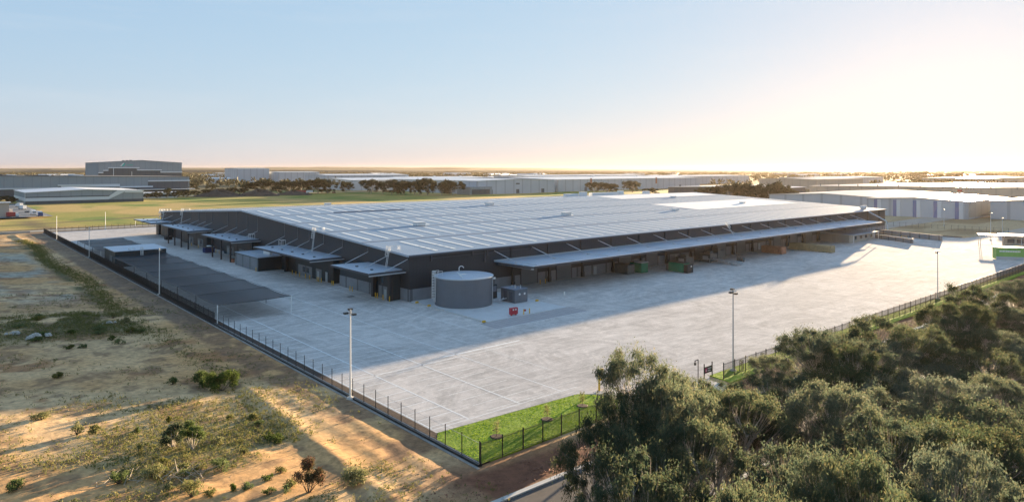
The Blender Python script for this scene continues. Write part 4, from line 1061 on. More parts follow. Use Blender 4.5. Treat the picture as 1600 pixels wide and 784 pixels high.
# left: banded shed in the paddock
s = shed('long low grey shed with a white band stepping up at its right end', -18, 568, 71, 660, 9.6, 1.9, 'v', 'wallgrey', 'bandwhite')
obj('dark_base', MB().box(-.3,-.3,-.5,89.2,-.05,2.4), M['walldark'], s)
box_on(s, 'dark_band', .2,-.25,5.4,62,-.05,6.2,'walldark')
bd = MB().box(0,-.4,2.5,61,-.06,5.3)
bd.prism([(57.5,2.5),(61,2.5),(74,9.2),(74,10.4),(68,10.4)], 'y', -.5, -.07).prism([(74,8.4),(88.5,8.0),(88.5,10.2),(74,10.9)], 'y', -.5, -.07)
obj('white_band', bd, M['bandwhite'], s)
obj('side_band', MB().box(-.3,.2,2.5,-.05,92,5.3).box(-.3,-.3,-.5,-.05,.9,9.6), M['bandwhite'], s)
# long logistics building and its tower
s = shed('very long pale grey logistics building with stepped white trim at far left', -220, 745, 160, 870, 20, 2.5, 'v', 'wallgrey', 'walldark', doors=0)
obj('dark_base', MB().box(0,-.4,-.5,120,-.05,11).box(120,-.4,-.5,380,-.05,8.5).box(335,-.45,8.5,379,-.05,15), M['walldark'], s)
obj('white_trim', MB().box(0,-1.2,11,126,-.42,12.4).box(126,-1.2,8.4,247,-.42,9.8).box(247,-1.2,11.4,306,-.42,12.8).box(250,-1,9.8,306,-.43,11.4).box(306,-1.2,8.5,340,-.42,10).box(335,-1.2,15,380.5,-.46,16.4), M['bandwhite'], s)
obj('glazing', MB().box(300,-.7,1,378,-.46,7), M['glass'], s)
obj('awning', MB().box(280,-9,5.6,384,-1.3,6.3), M['bandwhite'], s)
for q_ in ((60,10,20,90,20,24),(120,10,20,150,18,23.6),(170,12,20,200,22,24),(220,10,20,245,20,23)): obj('roof_plant', MB().box(*q_), M['walldark'], s)
for k in range(5): box_on(s, 'roof_rib', 150+k*30, 4, 20.3, 151.5+k*30, 100, 23.4, 'bandwhite')
s = shed('tall blue-grey building with stepped white trim and green emblem on the left skyline', 75, 900, 193, 1010, 38, 3.2, 'v', 'wallgrey', 'wallgrey', name='high_bay_building')
obj('dark_base', MB().box(.2,-.4,0,7,-.05,24).box(7,-.4,0,14,-.05,27).box(14,-.4,0,52,-.05,30.5).box(52,-.4,0,86,-.05,27.5).box(86,-.4,0,117.8,-.05,24.5), M['walldark'], s)
obj('white_trim', MB().box(0,-1,24,6.5,-.42,25.2).box(6.5,-1,27,13,-.42,28.2).box(13,-1,30.5,56,-.42,31.8).box(53,-1,27.5,88,-.42,28.8).box(86,-1,24.5,118.5,-.42,25.8), M['bandwhite'], s)
obj('emblem', MB().poly([(30.5,-.3,33.5),(34.5,-.3,33.5),(36.5,-.3,37.2),(32.5,-.3,37.2)][::1]), M['cyan'], s)
obj('emblem_stroke', MB().poly([(29.2,-.35,33.5),(31.2,-.35,33.5),(35.0,-.35,37.4),(33.2,-.35,37.4)]), M['bandwhite'], s)
lt = MB(); x = 38
for w_ in (.5,.9,.9,.5,1.0,.9,.6,.9): lt.box(x,-.3,34.2,x+w_,-.06,35.3); x += w_+.35
obj('lettering', lt, M['cyan'], s)
obj('roof_plant', MB().box(32,2,38.6,47,6,39.9).box(33,2,39.9,36,6,41.2).box(38,2,39.9,41,6,41.4).box(43,2,39.9,46,6,41.6), M['walldark'], s)
for x in (20, 45): obj('flue', MB().tube((x,-2,5),(x,-2,32 if x == 20 else 26),.4,6), M['bandwhite'], s)
s.location = W(91, 900, 0); s.scale = (.865, .85, 1)
s = shed('low white porte-cochere office right of the banded shed', 78, 640, 120, 665, 5, .4, 'u', 'bandwhite', 'bandwhite', cat='office', name='low_office')
box_on(s, 'glazing', 2,-.2,1,40,-.05,3.6,'glass')
s = shed('small pale shed at the left edge behind the parked trucks', -75, 560, -48, 600, 7, .6, 'u', 'wallwhite', 'roofwhite')
# centre
centre = [
 ('tall white box shed on the left of the far white row', 430,1370,500,1450,30,1,'u','wallwhite','roofwhite'),
 ('white shed with an ochre-shaded front directly right of the tall white box', 505,1330,600,1420,22,1,'u','wallwhite','roofwhite'),
 ('long white-roofed shed behind the tree row, left of centre', 500,1080,680,1180,17,2,'u','wallwhite','roofwhite'),
 ('white shed glimpsed between the round trees left of centre', 362,720,470,850,14,2,'u','wallwhite','roofwhite'),
 ('second long pale shed behind the tree row near the centre', 480,760,640,880,15,1.5,'u','wallwhite','roofwhite'),
 ('vast pale shed with a long ribbed wall behind the main roof, near the centre', 404,495,530,690,15.5,1.6,'v','wallwhite','roofwhite'),
 ('long continuation of the vast pale shed, stretching right', 540,500,860,700,15.5,2.0,'u','wallwhite','roofwhite'),
 ('far pale shed with a low roof behind the vast centre shed', 760,800,1100,900,16,1.5,'u','wallwhite','roofwhite'),
 ('far pale shed to the right of centre near the skyline', 980,640,1250,760,15,1.5,'u','wallwhite','roofwhite'),
 ('white-roofed shed with a dark front just beyond the right part of the main roof', 545,225,650,330,9.5,1.5,'u','walldark','roofwhite'),
 ('tan-fronted shed behind the dark round trees at right', 900,330,1060,420,14,1.4,'u','walltan','rooftan'),
 ('enormous low shed with a glaring roof across the right distance', 672,-150,930,231,10.5,2.2,'u','walltan','rooftan'),
 ('pale grey shed with an angled roof behind the blue-striped shed', 420,58,560,142,9.5,2.0,'u','wallwhite','rooftan'),
 ('thin bright-roofed shed far off under the glow at right', 1350,240,1700,340,12,1,'u','walltan','rooftan'),
 ('second thin bright-roofed shed nearer the horizon at right', 1700,120,2100,260,13,1,'u','walltan','rooftan'),
 ('distant shed strip at the far right edge', 1250,-60,1500,60,12,1,'u','walltan','rooftan'),
 ('pale distant shed above the dark round trees', 1150,420,1380,520,13,1,'u','wallwhite','roofwhite'),
]
for i, (lb, a_, b_, c_, d_, h_, r_, ax, wm, rm) in enumerate(centre):
    t_ = shed(lb, a_, b_, c_, d_, h_, r_, ax, wm, rm, doors=3 if b_ < 520 else 0, face='v' if i != 11 else 'u', vents=3 if i in (4,6,9) else (0))
    if i == 5:
        box_on(t_, 'sign_panel', 60,-.3,11,66,-.05,12.5,'walldark'); box_on(t_, 'grey_podium', -14,-6,0,18,20,9,'wallgrey')
        box_on(t_, 'podium_recess', -12,-6.4,.5,14,-6.05,6,'walldark')
    if i == 6:
        for x in (62, 205): box_on(t_, 'corner_mark', x,-.4,8,x+3.5,-.05,17,'orange')
    if i == 11:
        fr_ = MB()
        for k in range(19): fr_.box(-.55,8+k*20,13-2.2,-.25,8.8+k*20,13.4)
        obj('roof_fence', fr_, M['conduit'], t_)
        box_on(t_, 'red_mark', -.4,232,8,-.05,236,9.8,'red')
# blue striped shed at right
s = shed('white shed with blue vertical stripes and a glaring pale roof at right', 385, -2, 470, 55, 10.4, 1.4, 'u', 'wallwhite', 'rooftan', name='striped_shed')
for k in range(5):
    y = 4.5+k*11.5; box_on(s, 'blue_stripe', -.3,y,-.2,-.05,y+2.0,10.2,'wallblue'); box_on(s, 'pale_stripe', -.32,y-2.2,-.2,-.05,y-.05,10.2,'bandwhite')
box_on(s, 'side_glazing', 2,-.3,1,60,-.05,9.6,'walltan')
s = shed('pale plain shed cut off by the right edge', 402, -75, 500, -9, 10.6, 1.6, 'u', 'wallwhite', 'rooftan')
box_on(s, 'door', -.2,30,0,-.05,33,5,'greenlt')
for k in range(6): obj('roof_cowl', MB().tube((388-385+40+k*2.4,2,11.0),(388-385+41.5+k*2.4,3,13.6),.5,6), M['steel'], s)

# ------------------------------------------------------------ trees
def leaf_quads(cent, rad, nper, size, rs, droop=.5, aspect=.32, shell=.55, soft=False):
    K = len(cent); C_ = np.repeat(np.array(cent), nper, 0); R_ = np.repeat(np.array(rad), nper, 0)
    N_ = len(C_); d = rs.normal(size=(N_, 3)); d /= np.linalg.norm(d, axis=1)[:, None]
    d[:, 2] = np.abs(d[:, 2])*rs.choice([1, 1, 1, -1], N_)*.95
    r = shell + (1-shell)*rs.rand(N_)**.6; r *= rs.uniform(.75, 1.12, N_)
    if soft: r = np.abs(rs.normal(0, .5, N_))*.85+.22
    P = C_ + d*R_*r[:, None]
    ax = rs.normal(size=(N_, 3)); ax[:, 2] -= droop*1.6; ax += d*.5; ax /= np.linalg.norm(ax, axis=1)[:, None]
    sd_ = np.cross(ax, rs.normal(size=(N_, 3))); sd_ /= np.linalg.norm(sd_, axis=1)[:, None]
    L_ = size*rs.uniform(.6, 1.35, N_)[:, None]; Wd = L_*aspect
    q = np.zeros((N_, 4, 3)); q[:,0] = P; q[:,1] = P+ax*L_*.45+sd_*Wd*.5; q[:,2] = P+ax*L_; q[:,3] = P+ax*L_*.5-sd_*Wd*.5
    return q
def gum(name, label, seed, H=14, R=6, leaves=26000, lm='gum', nclump=70, stems=4, size=.34, cat='tree', group=None, low=.62, lean=0):
    rs = np.random.RandomState(seed); r2 = random.Random(seed)
    t_ = bpy.data.objects.new(name, None); coll.objects.link(t_); tag(t_, label, cat, group)
    tb = MB(); lb = MB(); cents = []; rads = []
    # several spreading heads, each a dome of clumps
    heads = []
    for i in range(stems):
        th = 2*math.pi*i/stems + r2.uniform(-.5, .5); rr = R*r2.uniform(.30, .62) if stems > 1 else 0
        heads.append((rr*math.cos(th)+lean, rr*math.sin(th), H*r2.uniform(.80, 1.0) if i else H))
    tr0 = .05*R*.55
    for hx, hy, hz in heads:
        p = Vector((r2.uniform(-.25,.25), r2.uniform(-.25,.25), 0)); tgt = Vector((hx, hy, hz*.72)); n_ = 6; rad_ = tr0
        pts = [p]
        for k in range(1, n_+1):
            f_ = k/n_; q_ = Vector((tgt.x*f_**1.35, tgt.y*f_**1.35, tgt.z*f_)) + Vector((r2.uniform(-.3,.3), r2.uniform(-.3,.3), 0)); pts.append(q_)
        for k in range(n_): tb.tube(pts[k], pts[k+1], rad_*(1-.11*k), 7, rad_*(1-.11*(k+1)), cap=False)
        hr = R*(r2.uniform(.46, .62) if stems > 3 else r2.uniform(.62, .80))
        m_ = max(6, nclump//stems)
        for c in range(m_):
            th = r2.uniform(0, 6.283); ph = math.acos(r2.uniform(-.15, 1)); rr = hr*r2.uniform(.62, 1.0)
            if c > m_*low: ph = math.acos(r2.uniform(-.95, .1)); rr = hr*r2.uniform(.5, 1.05)
            cx_, cy_ = hx+rr*math.sin(ph)*math.cos(th), hy+rr*math.sin(ph)*math.sin(th)
            cz_ = hz - hr*.62 + rr*math.cos(ph)*.62*(1 if math.cos(ph) > 0 else 2.6)
            cz_ = max(cz_, H*.20)
            cr = R*(r2.uniform(.10, .18) if lm != 'mid' else r2.uniform(.13,.22)); cents.append((cx_, cy_, cz_)); rads.append((cr*.9, cr*.9, cr*r2.uniform(.8, 1.5)))
            s0 = pts[r2.choice([2, 3, 4, 5, 6])]; mid_ = s0.lerp(Vector((cx_, cy_, cz_)), .55) + Vector((0, 0, -.25))
            lb.tube(s0, mid_, tr0*.30, 5, tr0*.19, cap=False); lb.tube(mid_, (cx_, cy_, cz_), tr0*.19, 4, tr0*.08, cap=False)
            for e_ in range(3):
                th2 = r2.uniform(0, 6.28); lb.tube((mid_.x, mid_.y, mid_.z), (cx_+cr*math.cos(th2), cy_+cr*math.sin(th2), cz_+r2.uniform(-.1,.4)*cr), tr0*.07, 3, tr0*.03, cap=False)
    o1 = obj('trunk', tb, M['bark'], t_, True); obj('limbs', lb, M['bark'], o1, True)
    q = leaf_quads(cents, rads, max(4, leaves//len(cents)), size, rs, 1.25, .26, .35, soft=lm != 'mid')
    quads_obj('crown', q, M[lm], t_)
    return t_
def put(t_, u, v, z, rot, s, label):
    site(t_, u, v, z, rot); t_.scale = (s, s, s) if isinstance(s, (int, float)) else s; t_['label'] = label; return t_
G1 = 'gum trees along the street in the foreground'
variants = [gum('gum_tree', 'x', 101+i, 14, 6.2, (64000,60000,40000,38000,54000)[i], 'gum' if i % 2 == 0 else 'gum2', (190, 185, 96, 90, 150)[i], (4,3,4,5,2)[i], group=G1, size=.25, low=(.6,.62,.97,.93,.75)[i]) for i in range(5)]
used = [False]*5
# (photo column, photo row of the top, street line v, crown radius m, variant, label)
spec = [
 (1030,548,-99.0,5.2,0,'tall gum at the left end of the foreground trees, its top against the concrete yard'),
 (966,628,-100.5,3.8,1,'lower gum forming the leftmost edge of the foreground trees, beside the road kerb'),
 (1125,596,-100.0,6.0,2,'golden-topped gum directly right of the tallest leftmost tree'),
 (1240,603,-101.5,6.6,3,'broad gum with bare lower limbs and gold-lit crown right of the entrance sign'),
 (1175,745,-113.0,4.0,4,'small bright gum top at the bottom edge below the golden gums'),
 (1050,700,-108.0,5.2,3,'dark gum at the bottom edge beneath the tall left tree'),
 (1215,562,-91.0,4.6,4,'small gum behind the golden gums, nearest the street fence grass'),
 (1300,512,-96.5,6.0,1,'gum overlapping the street fence right of the slim lamp post'),
 (1385,500,-97.5,6.4,2,'domed gum in the middle of the back row, right of the lamp post'),
 (1455,512,-99.0,5.6,0,'gum with upswept pale limbs in the back row under the right-hand lamp post'),
 (1530,448,-96.5,6.2,3,'gum in the back row just right of the right-hand lamp post'),
 (1592,440,-97.0,6.0,1,'gum at the right edge of the picture beneath the green booth'),
 (1330,595,-106.0,6.4,4,'dark mid-row gum below the back row, right of the golden gums'),
 (1420,580,-106.5,6.6,1,'dark mid-row gum in the centre of the grove'),
 (1505,545,-106.0,6.4,2,'hazy mid-row gum right of the grove centre'),
 (1585,520,-107.0,6.4,0,'hazy mid-row gum at the right edge of the picture'),
 (1290,690,-112.5,5.6,1,'gum low in the grove below the dark mid-row tree'),
 (1375,665,-113.0,6.0,3,'gum low in the grove, third from the right along the bottom'),
 (1465,640,-114.0,6.0,0,'gum low in the grove, second from the right along the bottom'),
 (1560,620,-114.5,6.2,4,'gum in the bottom right corner of the picture'),
 (1350,735,-117.0,4.8,2,'gum crown cut by the bottom edge right of centre'),
 (1460,720,-118.5,5.0,1,'gum crown cut by the bottom edge near the right corner'),
 (960,760,-106.0,4.6,4,'gum cut by the bottom edge beneath the leftmost crown'),
 (1650,470,-101.0,6.2,2,'gum half outside the right edge of the picture'),
 (1345,548,-101.5,5.6,0,'gum filling the gap above the dark mid-row tree beside the golden gums'),
 (1500,500,-101.5,5.6,1,'gum filling the back of the grove left of the right-hand corner'),
 (1430,535,-102.0,5.4,3,'gum between the back row and the grove centre'),
 (1520,590,-110.5,5.6,4,'hazy gum low in the right half of the grove'),
 (1590,690,-118.0,5.4,3,'gum cut by the bottom edge at the extreme right'),
 (1488,468,-97.5,5.6,4,'gum at the back of the grove between two taller ones below the right lamp post'),
 (1562,475,-99.5,6.0,0,'gum in the back row, second from the right edge'),
 (1610,500,-103.0,6.0,3,'gum behind the right-edge mid-row tree, below the green booth'),
 (1545,505,-101.0,5.6,2,'gum filling the grove behind the hazy mid-row trees'),
 (1640,440,-95.5,6.4,1,'gum just outside the right edge, touching the street fence'),
 (1108,602,-97.5,4.4,2,'gum crown filling the space between the entrance sign and the tall left tree'),
 (1160,612,-98.5,4.6,1,'rounded gum crown just below the entrance sign'),
 (1050,640,-103.0,5.0,2,'gum low against the tall left tree, over the street kerb'),
]
for i, (px, py, vv, R_, k, lb) in enumerate(spec):
    u, Y = row(px, vv); H_ = CAMH - (py-HOR)*Y/F
    H_ = max(5.5, H_)
    sz = (R_/6.2, R_/6.2, H_/14.0)
    if not used[k]: put(variants[k], u, vv, -.2, rnd.uniform(0, 6.28), sz, lb); used[k] = True
    else:
        c = copytree(variants[k]); put(c, u, vv, -.2, rnd.uniform(0, 6.28), sz, lb)
# mid-distance round trees
G2 = 'round trees beyond the paddock and sheds'
mids = [gum('round_tree', 'x', 201+i, 12, 6.5, 6500, 'mid', 60, 3, size=1.0, group=G2) for i in range(3)]
mu = [0]*3
def midtree(px, ytop, ybase, wpx, lb):
    u, v = gpx(px, ybase); Y = F*CAMH/(ybase-HOR); H_ = (ybase-ytop)*Y/F; R_ = wpx/2*Y/F
    k = rnd.randrange(3); s_ = (R_/6.5, R_/6.5, H_/12)
    if not mu[k]: t_ = mids[k]; mu[k] = 1
    else: t_ = copytree(mids[k])
    put(t_, u, v, 0, rnd.uniform(0, 6.28), s_, lb); t_['group'] = G2 if 'row' in lb else None
    if 'row' not in lb: del t_['group']
rowl = 'dark round tree in the row behind the paddock, left of the vast pale shed'
for px, yt, yb, wd in ((418,282,302,34),(398,285,301,28),(452,283,302,30),(470,281,302,28),(497,279,302,34),(512,280,302,30),(540,283,301,24),(580,281,303,34),(598,284,303,22),(612,281,304,30),(630,283,304,28),(648,284,304,26),(668,279,305,34),(690,283,305,30),(708,282,305,34),(628,290,305,16),(655,291,305,14)):
    midtree(px, yt, yb, wd, rowl)
rowb = 'rounded dark tree in the grove row behind the right half of the main roof'
for px, yt, yb, wd in ((1118,290,318,40),(1145,286,318,44),(1172,287,319,44),(1205,285,320,48),(1232,295,321,36),(1100,294,316,26),(1190,295,321,40)):
    midtree(px, yt, yb, wd, rowb)
for px, yt, yb, wd, lb in ((928,285,302,26,'small dark tree left of the green round tree beyond the main roof'),(950,286,302,34,'spreading dark tree beyond the centre of the main roof'),(988,283,301,30,'green round tree standing right of the spreading dark tree'),(1015,294,303,24,'low reddish bush right of the green round tree beyond the roof'),
    (8,306,318,22,'brown-green tree at the left edge before the small pale shed'),(20,310,318,16,'dark tree squeezed beside the banded shed'),(216,296,309,12,'palm-like tree before the long logistics building'),(262,294,310,12,'autumn-coloured tree at the foot of the logistics building')):
    midtree(px, yt, yb, wd, lb)
rowc = 'small dark tree in the planted row before the logistics building'
for px, yt, yb, wd in ((246,300,310,16),(276,299,310,14),(290,298,309,16),(305,298,307,16),(322,296,307,14),(345,295,306,18),(362,293,305,18),(378,294,305,16),(330,288,299,18),(300,286,297,18),(385,288,299,20),(435,291,303,22),(232,302,310,10)):
    midtree(px, yt, yb, wd, rowc)
rowd = 'hazy small tree in the row under the sun glow'
for px, yt, yb, wd in ((1430,269,279,12),(1442,268,279,14),(1470,272,281,10),(1485,271,281,12),(1500,270,281,14),(1514,272,281,10),(1535,271,281,16),(1552,271,281,12),(1240,272,281,12),(1238,274,283,8)):
    midtree(px, yt, yb, wd, rowd)
# far woodland and suburbs: one mass nobody could count
rs = np.random.RandomState(77); N_ = 5200
Yd = rs.uniform(1000, 5200, N_)**1.0; Xr = rs.uniform(-.80, .80, N_); Xd = Xr*Yd
Uf = (Xd-CX)*UX+(Yd-CY)*UY; Vf = -(Xd-CX)*UY+(Yd-CY)*UX
keep = np.ones(N_, bool)
for (lb, a_, b_, c_, d_, *_r) in centre: keep &= ~((Uf > a_-60) & (Uf < c_+15) & (Vf > b_-70) & (Vf < d_+15))
keep &= ~((Uf > -240) & (Uf < 200) & (Vf < 1020))
keep &= (fbm(Uf, Vf, 260, 171, 3) > .36) | (Yd > 2300)
Uf, Vf, Yd = Uf[keep], Vf[keep], Yd[keep]; N_ = len(Uf)
hgt = rs.uniform(6, 14, N_); wdt = rs.uniform(6, 13, N_)*(1+(Yd > 2400)*1.2)
cen = np.stack([Uf, Vf, hgt*.55], 1); rad = np.stack([wdt*.6, wdt*.6, hgt*.45], 1)
q = leaf_quads(cen, rad, 26, 4.2, rs, .1, .8, .5)
tag(site(quads_obj('far_woodland', q, M['far'])), 'hazy mass of distant trees stretching to the horizon', 'woodland', kind='stuff')
# small far roofs among the trees
G3 = 'tiny pale roofs among the distant trees'
proto = shed('tiny pale roof among the distant trees near the horizon', 0, 0, 60, 34, 6, 1.5, 'u', 'wallwhite', 'roofwhite', name='distant_shed', group=G3)
first = True
for i in range(46):
    Y = rnd.uniform(1300, 3000); r = rnd.uniform(-.72, .74); u, v = toUV(r*Y, Y)
    if any(a_-60 < u < c_+40 and b_-90 < v < d_+20 for (_, a_, b_, c_, d_, *_q) in centre): continue
    s_ = rnd.uniform(.6, 2.2)
    if first: site(proto, u, v); proto.scale = (s_, 1, 1.5); first = False
    else: c = dup(proto, u, v, proto['label'], 0, rnd.choice([0, math.pi/2, .4]), G3, (s_, 1, 1.5))
# hills
mb = MB()
for (Y0, amp, base_, seed, xr0, xr1) in ((6000, 26, 30, 3, -.95, .35), (4300, 9, 26, 9, -.9, .9)):
    n_ = 160; prev = None
    for i in range(n_+1):
        r = xr0+(xr1-xr0)*i/n_; x = r*Y0
        f_ = float(fbm(np.array([x*.6+3000.]), np.array([seed*77.]), 900, seed, 4)[0])
        edge = min(1, (i/n_)*8, (1-i/n_)*4)
        fall = 1-.55*max(0, (r+.2))
        hh = (base_ + amp*(f_-.35)*2)*edge*fall
        ring = [(r*Y0*.88, Y0*.88, -1), (r*Y0*.94, Y0*.94, hh*.7), (x, Y0, hh), (r*Y0*1.15, Y0*1.15, -1)]
        ring = [tuple(toUV(p[0], p[1]))+(p[2],) for p in ring]
        if prev:
            for j in range(3): mb.quad(prev[j], ring[j], ring[j+1], prev[j+1])
        prev = ring
struct('hills', mb, M['hill'])

# ------------------------------------------------------------ shrubs and weeds on the field
def shrub(name, label, cat, u, v, H, R, lm, n=2600, size=.22, seed=1, stems=5, trunk='barkd', flat_=.8):
    z = Hs(u, v); t_ = thing(name, label, cat, u, v, z-.05); r2 = random.Random(seed); rs = np.random.RandomState(seed)
    st = MB(); ce = []; ra = []
    for i in range(stems*3):
        th = r2.uniform(0, 6.28); rr = R*r2.uniform(.1, .85); h_ = H*r2.uniform(.35, .85)*(1-.35*rr/R)
        c = (rr*math.cos(th), rr*math.sin(th), h_); st.tube((c[0]*.12, c[1]*.12, 0), (c[0]*.6, c[1]*.6, h_*.6), .04, 4, .025, cap=False).tube((c[0]*.6, c[1]*.6, h_*.6), c, .025, 4, .012, cap=False)
        cr = R*r2.uniform(.22, .42); ce.append(c); ra.append((cr, cr, cr*flat_))
    obj('stem', st, M[trunk], t_, True); quads_obj('foliage', leaf_quads(ce, ra, n//len(ce), size, rs, .2, .4, .3), M[lm], t_); return t_
def fs(px, py): u, v, z = gfield(px, py); return u, v
shrub('wattle_bush', 'largest green bush, beside the earth berm in the left field', 'bush', *fs(345,610), 3.0, 2.1, 'shrub', 5200, .24, 11, flat_=1.3)
shrub('wattle_bush', 'smaller green bush touching the left side of the largest bush on the berm', 'bush', *fs(318,604), 2.4, 1.7, 'shrub', 3600, .24, 12, flat_=1.2)
shrub('sapling', 'slender pale-trunked sapling in the middle of the weedy patch', 'sapling', *fs(300,702), 4.0, 1.3, 'shrub', 2400, .22, 13, 3, 'bark')
shrub('sapling', 'darker bushy sapling just left of the pale-trunked one', 'sapling', *fs(270,700), 3.0, 1.5, 'gum2', 2600, .22, 14, 4, 'bark')
shrub('red_tipped_shrub', 'cone-shaped shrub with reddish tips near the bottom of the field', 'shrub', *fs(482,768), 3.6, 1.35, 'shrubred', 5200, .18, 15, flat_=1.3)
shrub('low_bush', 'olive low bush right of the red-tipped shrub', 'bush', *fs(556,756), 1.6, 1.6, 'weed', 2600, .2, 16)
for i, (px, py, h_, r_, lb) in enumerate(((24,765,1.1,.8,'small bright green bush in the bottom left corner'),(120,678,1.5,.7,'thin upright weed bush left of the weedy patch'),(66,655,1.0,1.2,'flat weed clump by the old tyre tracks at left'),
    (185,755,1.5,.9,'bush left of the dead branches at the bottom'),(300,775,1.8,1.2,'bush cut by the bottom edge beneath the dead branches'),(240,745,1.4,1.2,'leafy clump among the dead branches'),(345,735,1.3,1.0,'yellow-green bush right of the dead branches'),
    (176,497,1.4,1.0,'dark bush on the weedy mound in the left field'),(197,503,1.1,.8,'second dark bush on the mound, right of the first'),(155,515,1.0,1.2,'low grey bush in the middle of the weedy mound'),(205,520,1.2,1.0,'low dark bush at the right end of the weedy mound'),
    (60,500,.9,1.4,'flat pale bush at the left part of the weedy mound'),(270,600,1.2,.8,'wispy bush standing left of the two green berm bushes'),(90,590,.9,.7,'sparse twiggy weed alone on bare sand'),(148,676,1.0,.6,'tiny tuft between the thin weed bush and the weedy patch'),
    (430,690,1.0,.9,'green tuft bush right of the sapling'),(395,655,.9,.8,'green tuft under the berm, right of the sapling'))):
    shrub('weed_bush', lb, 'bush', *fs(px, py), h_, r_, 'weed' if i % 3 else 'shrub', 1100, .17, 30+i)
rq = random.Random(91)
for i in range(26):
    px, py = rq.uniform(190, 470), rq.uniform(655, 778); u, v = fs(px, py)
    shrub('scrub_tuft', 'knee-high green tuft among the weeds around the pale-trunked sapling', 'tuft', u, v, rq.uniform(.5,1.0), rq.uniform(.4,.8), 'weed' if i % 2 else 'shrub', 420, .16, 200+i, 3)['group'] = 'green tufts in the weedy patch'
for i in range(12):
    px, py = rq.uniform(5, 225), rq.uniform(494, 545); u, v = fs(px, py)
    shrub('scrub_tuft', 'low dark tuft on the weedy mound in the left field', 'tuft', u, v, rq.uniform(.6,1.1), rq.uniform(.7,1.4), 'shrub', 500, .2, 240+i, 3)['group'] = 'dark tufts on the weedy mound'
# weeds scattered: uncountable ground cover
rs = np.random.RandomState(19); N0 = 95000
U_ = rs.uniform(-100, -42, N0); V_ = rs.uniform(-100, 60, N0)
a2 = fbm(U_, V_, 6, 81, 4); a1 = fbm(U_, V_, 22, 71, 4)
dn = 1.15*np.exp(-(((U_+60)/15)**2+((V_+58)/18)**2))*sstep(.40,.56,a2*.6+a1*.4) + 1.2*np.exp(-(((U_+63)/15)**4+((V_-17)/12)**4))*sstep(.38,.5,a2) + .10*sstep(.46,.62,a2)
kp = rs.rand(N0) < dn*.8; U_, V_ = U_[kp], V_[kp]; Z_ = height(U_, V_)
N1 = len(U_); hh = rs.uniform(.08, .42, N1)*(1+1.3*(rs.rand(N1) < .05))
q = leaf_quads(np.stack([U_, V_, Z_+hh*.4], 1), np.stack([hh*.9, hh*.9, hh*.6], 1), 7, .24, rs, -.6, .3, .1)
tag(site(quads_obj('weeds', q, M['weed'])), 'scattered green and straw weeds covering parts of the sandy field', 'weeds', kind='stuff')
# weeds along the berm and verge clods
N0 = 5200; V_ = rs.uniform(-60, 220, N0); U_ = -51.5 - 1.2*np.sin(V_*.06) + rs.normal(0, 1.3, N0)
kp = (V_ > 30) | (rs.rand(N0) < .3) ; U_, V_ = U_[kp], V_[kp]; Z_ = height(U_, V_); N1 = len(U_); hh = rs.uniform(.1, .5, N1)
q = leaf_quads(np.stack([U_, V_, Z_+hh*.4], 1), np.stack([hh, hh, hh*.6], 1), 8, .26, rs, -.5, .35, .1)
tag(site(quads_obj('berm_weeds', q, M['weed'])), 'dark green weeds lining the low earth berm in the left field', 'weeds', kind='stuff')
# stones and clods
def lumps(name, U_, V_, S_, m, label, cat, seed):
    rs_ = np.random.RandomState(seed); Z_ = height(U_, V_); mb_ = MB(); r2 = random.Random(seed)
    for u, v, z, s_ in zip(U_, V_, Z_, S_):
        n = len(mb_.v); P_ = []
        for (x, y, zz) in ((1,0,0),(.3,.95,0),(-.8,.6,0),(-.8,-.6,0),(.3,-.95,0),(.5,.2,.7),(-.3,.4,.75),(-.2,-.5,.65)):
            P_.append((u+x*s_*r2.uniform(.7,1.2), v+y*s_*r2.uniform(.7,1.2), z-.05+zz*s_*r2.uniform(.6,1.1)))
        mb_.v += P_; mb_.f += [(n,n+1,n+5),(n+1,n+6,n+5),(n+1,n+2,n+6),(n+2,n+3,n+6),(n+3,n+7,n+6),(n+3,n+4,n+7),(n+4,n,n+7),(n,n+5,n+7),(n+5,n+6,n+7)]
    o = obj(name, mb_, m, None); site(o); tag(o, label, cat, kind='stuff'); return o
N_ = 1500; lumps('soil_clods', rs.uniform(-62, -15, N_), rs.uniform(-82.8, -78.8, N_), rs.uniform(.04, .15, N_), mat('red_clay', (.20,.09,.055), .95, 0, .3, .5), 'red-brown clods of broken earth along the street fence foot', 'clods', 3)
N_ = 900; lumps('field_stones', rs.uniform(-95, -42, N_), rs.uniform(-80, 70, N_), rs.uniform(.03, .16, N_)**1.0, mat('tan_clod', (.34,.22,.13), .95, 0, .3, .5), 'small tan clods scattered over the sandy field', 'clods', 4)
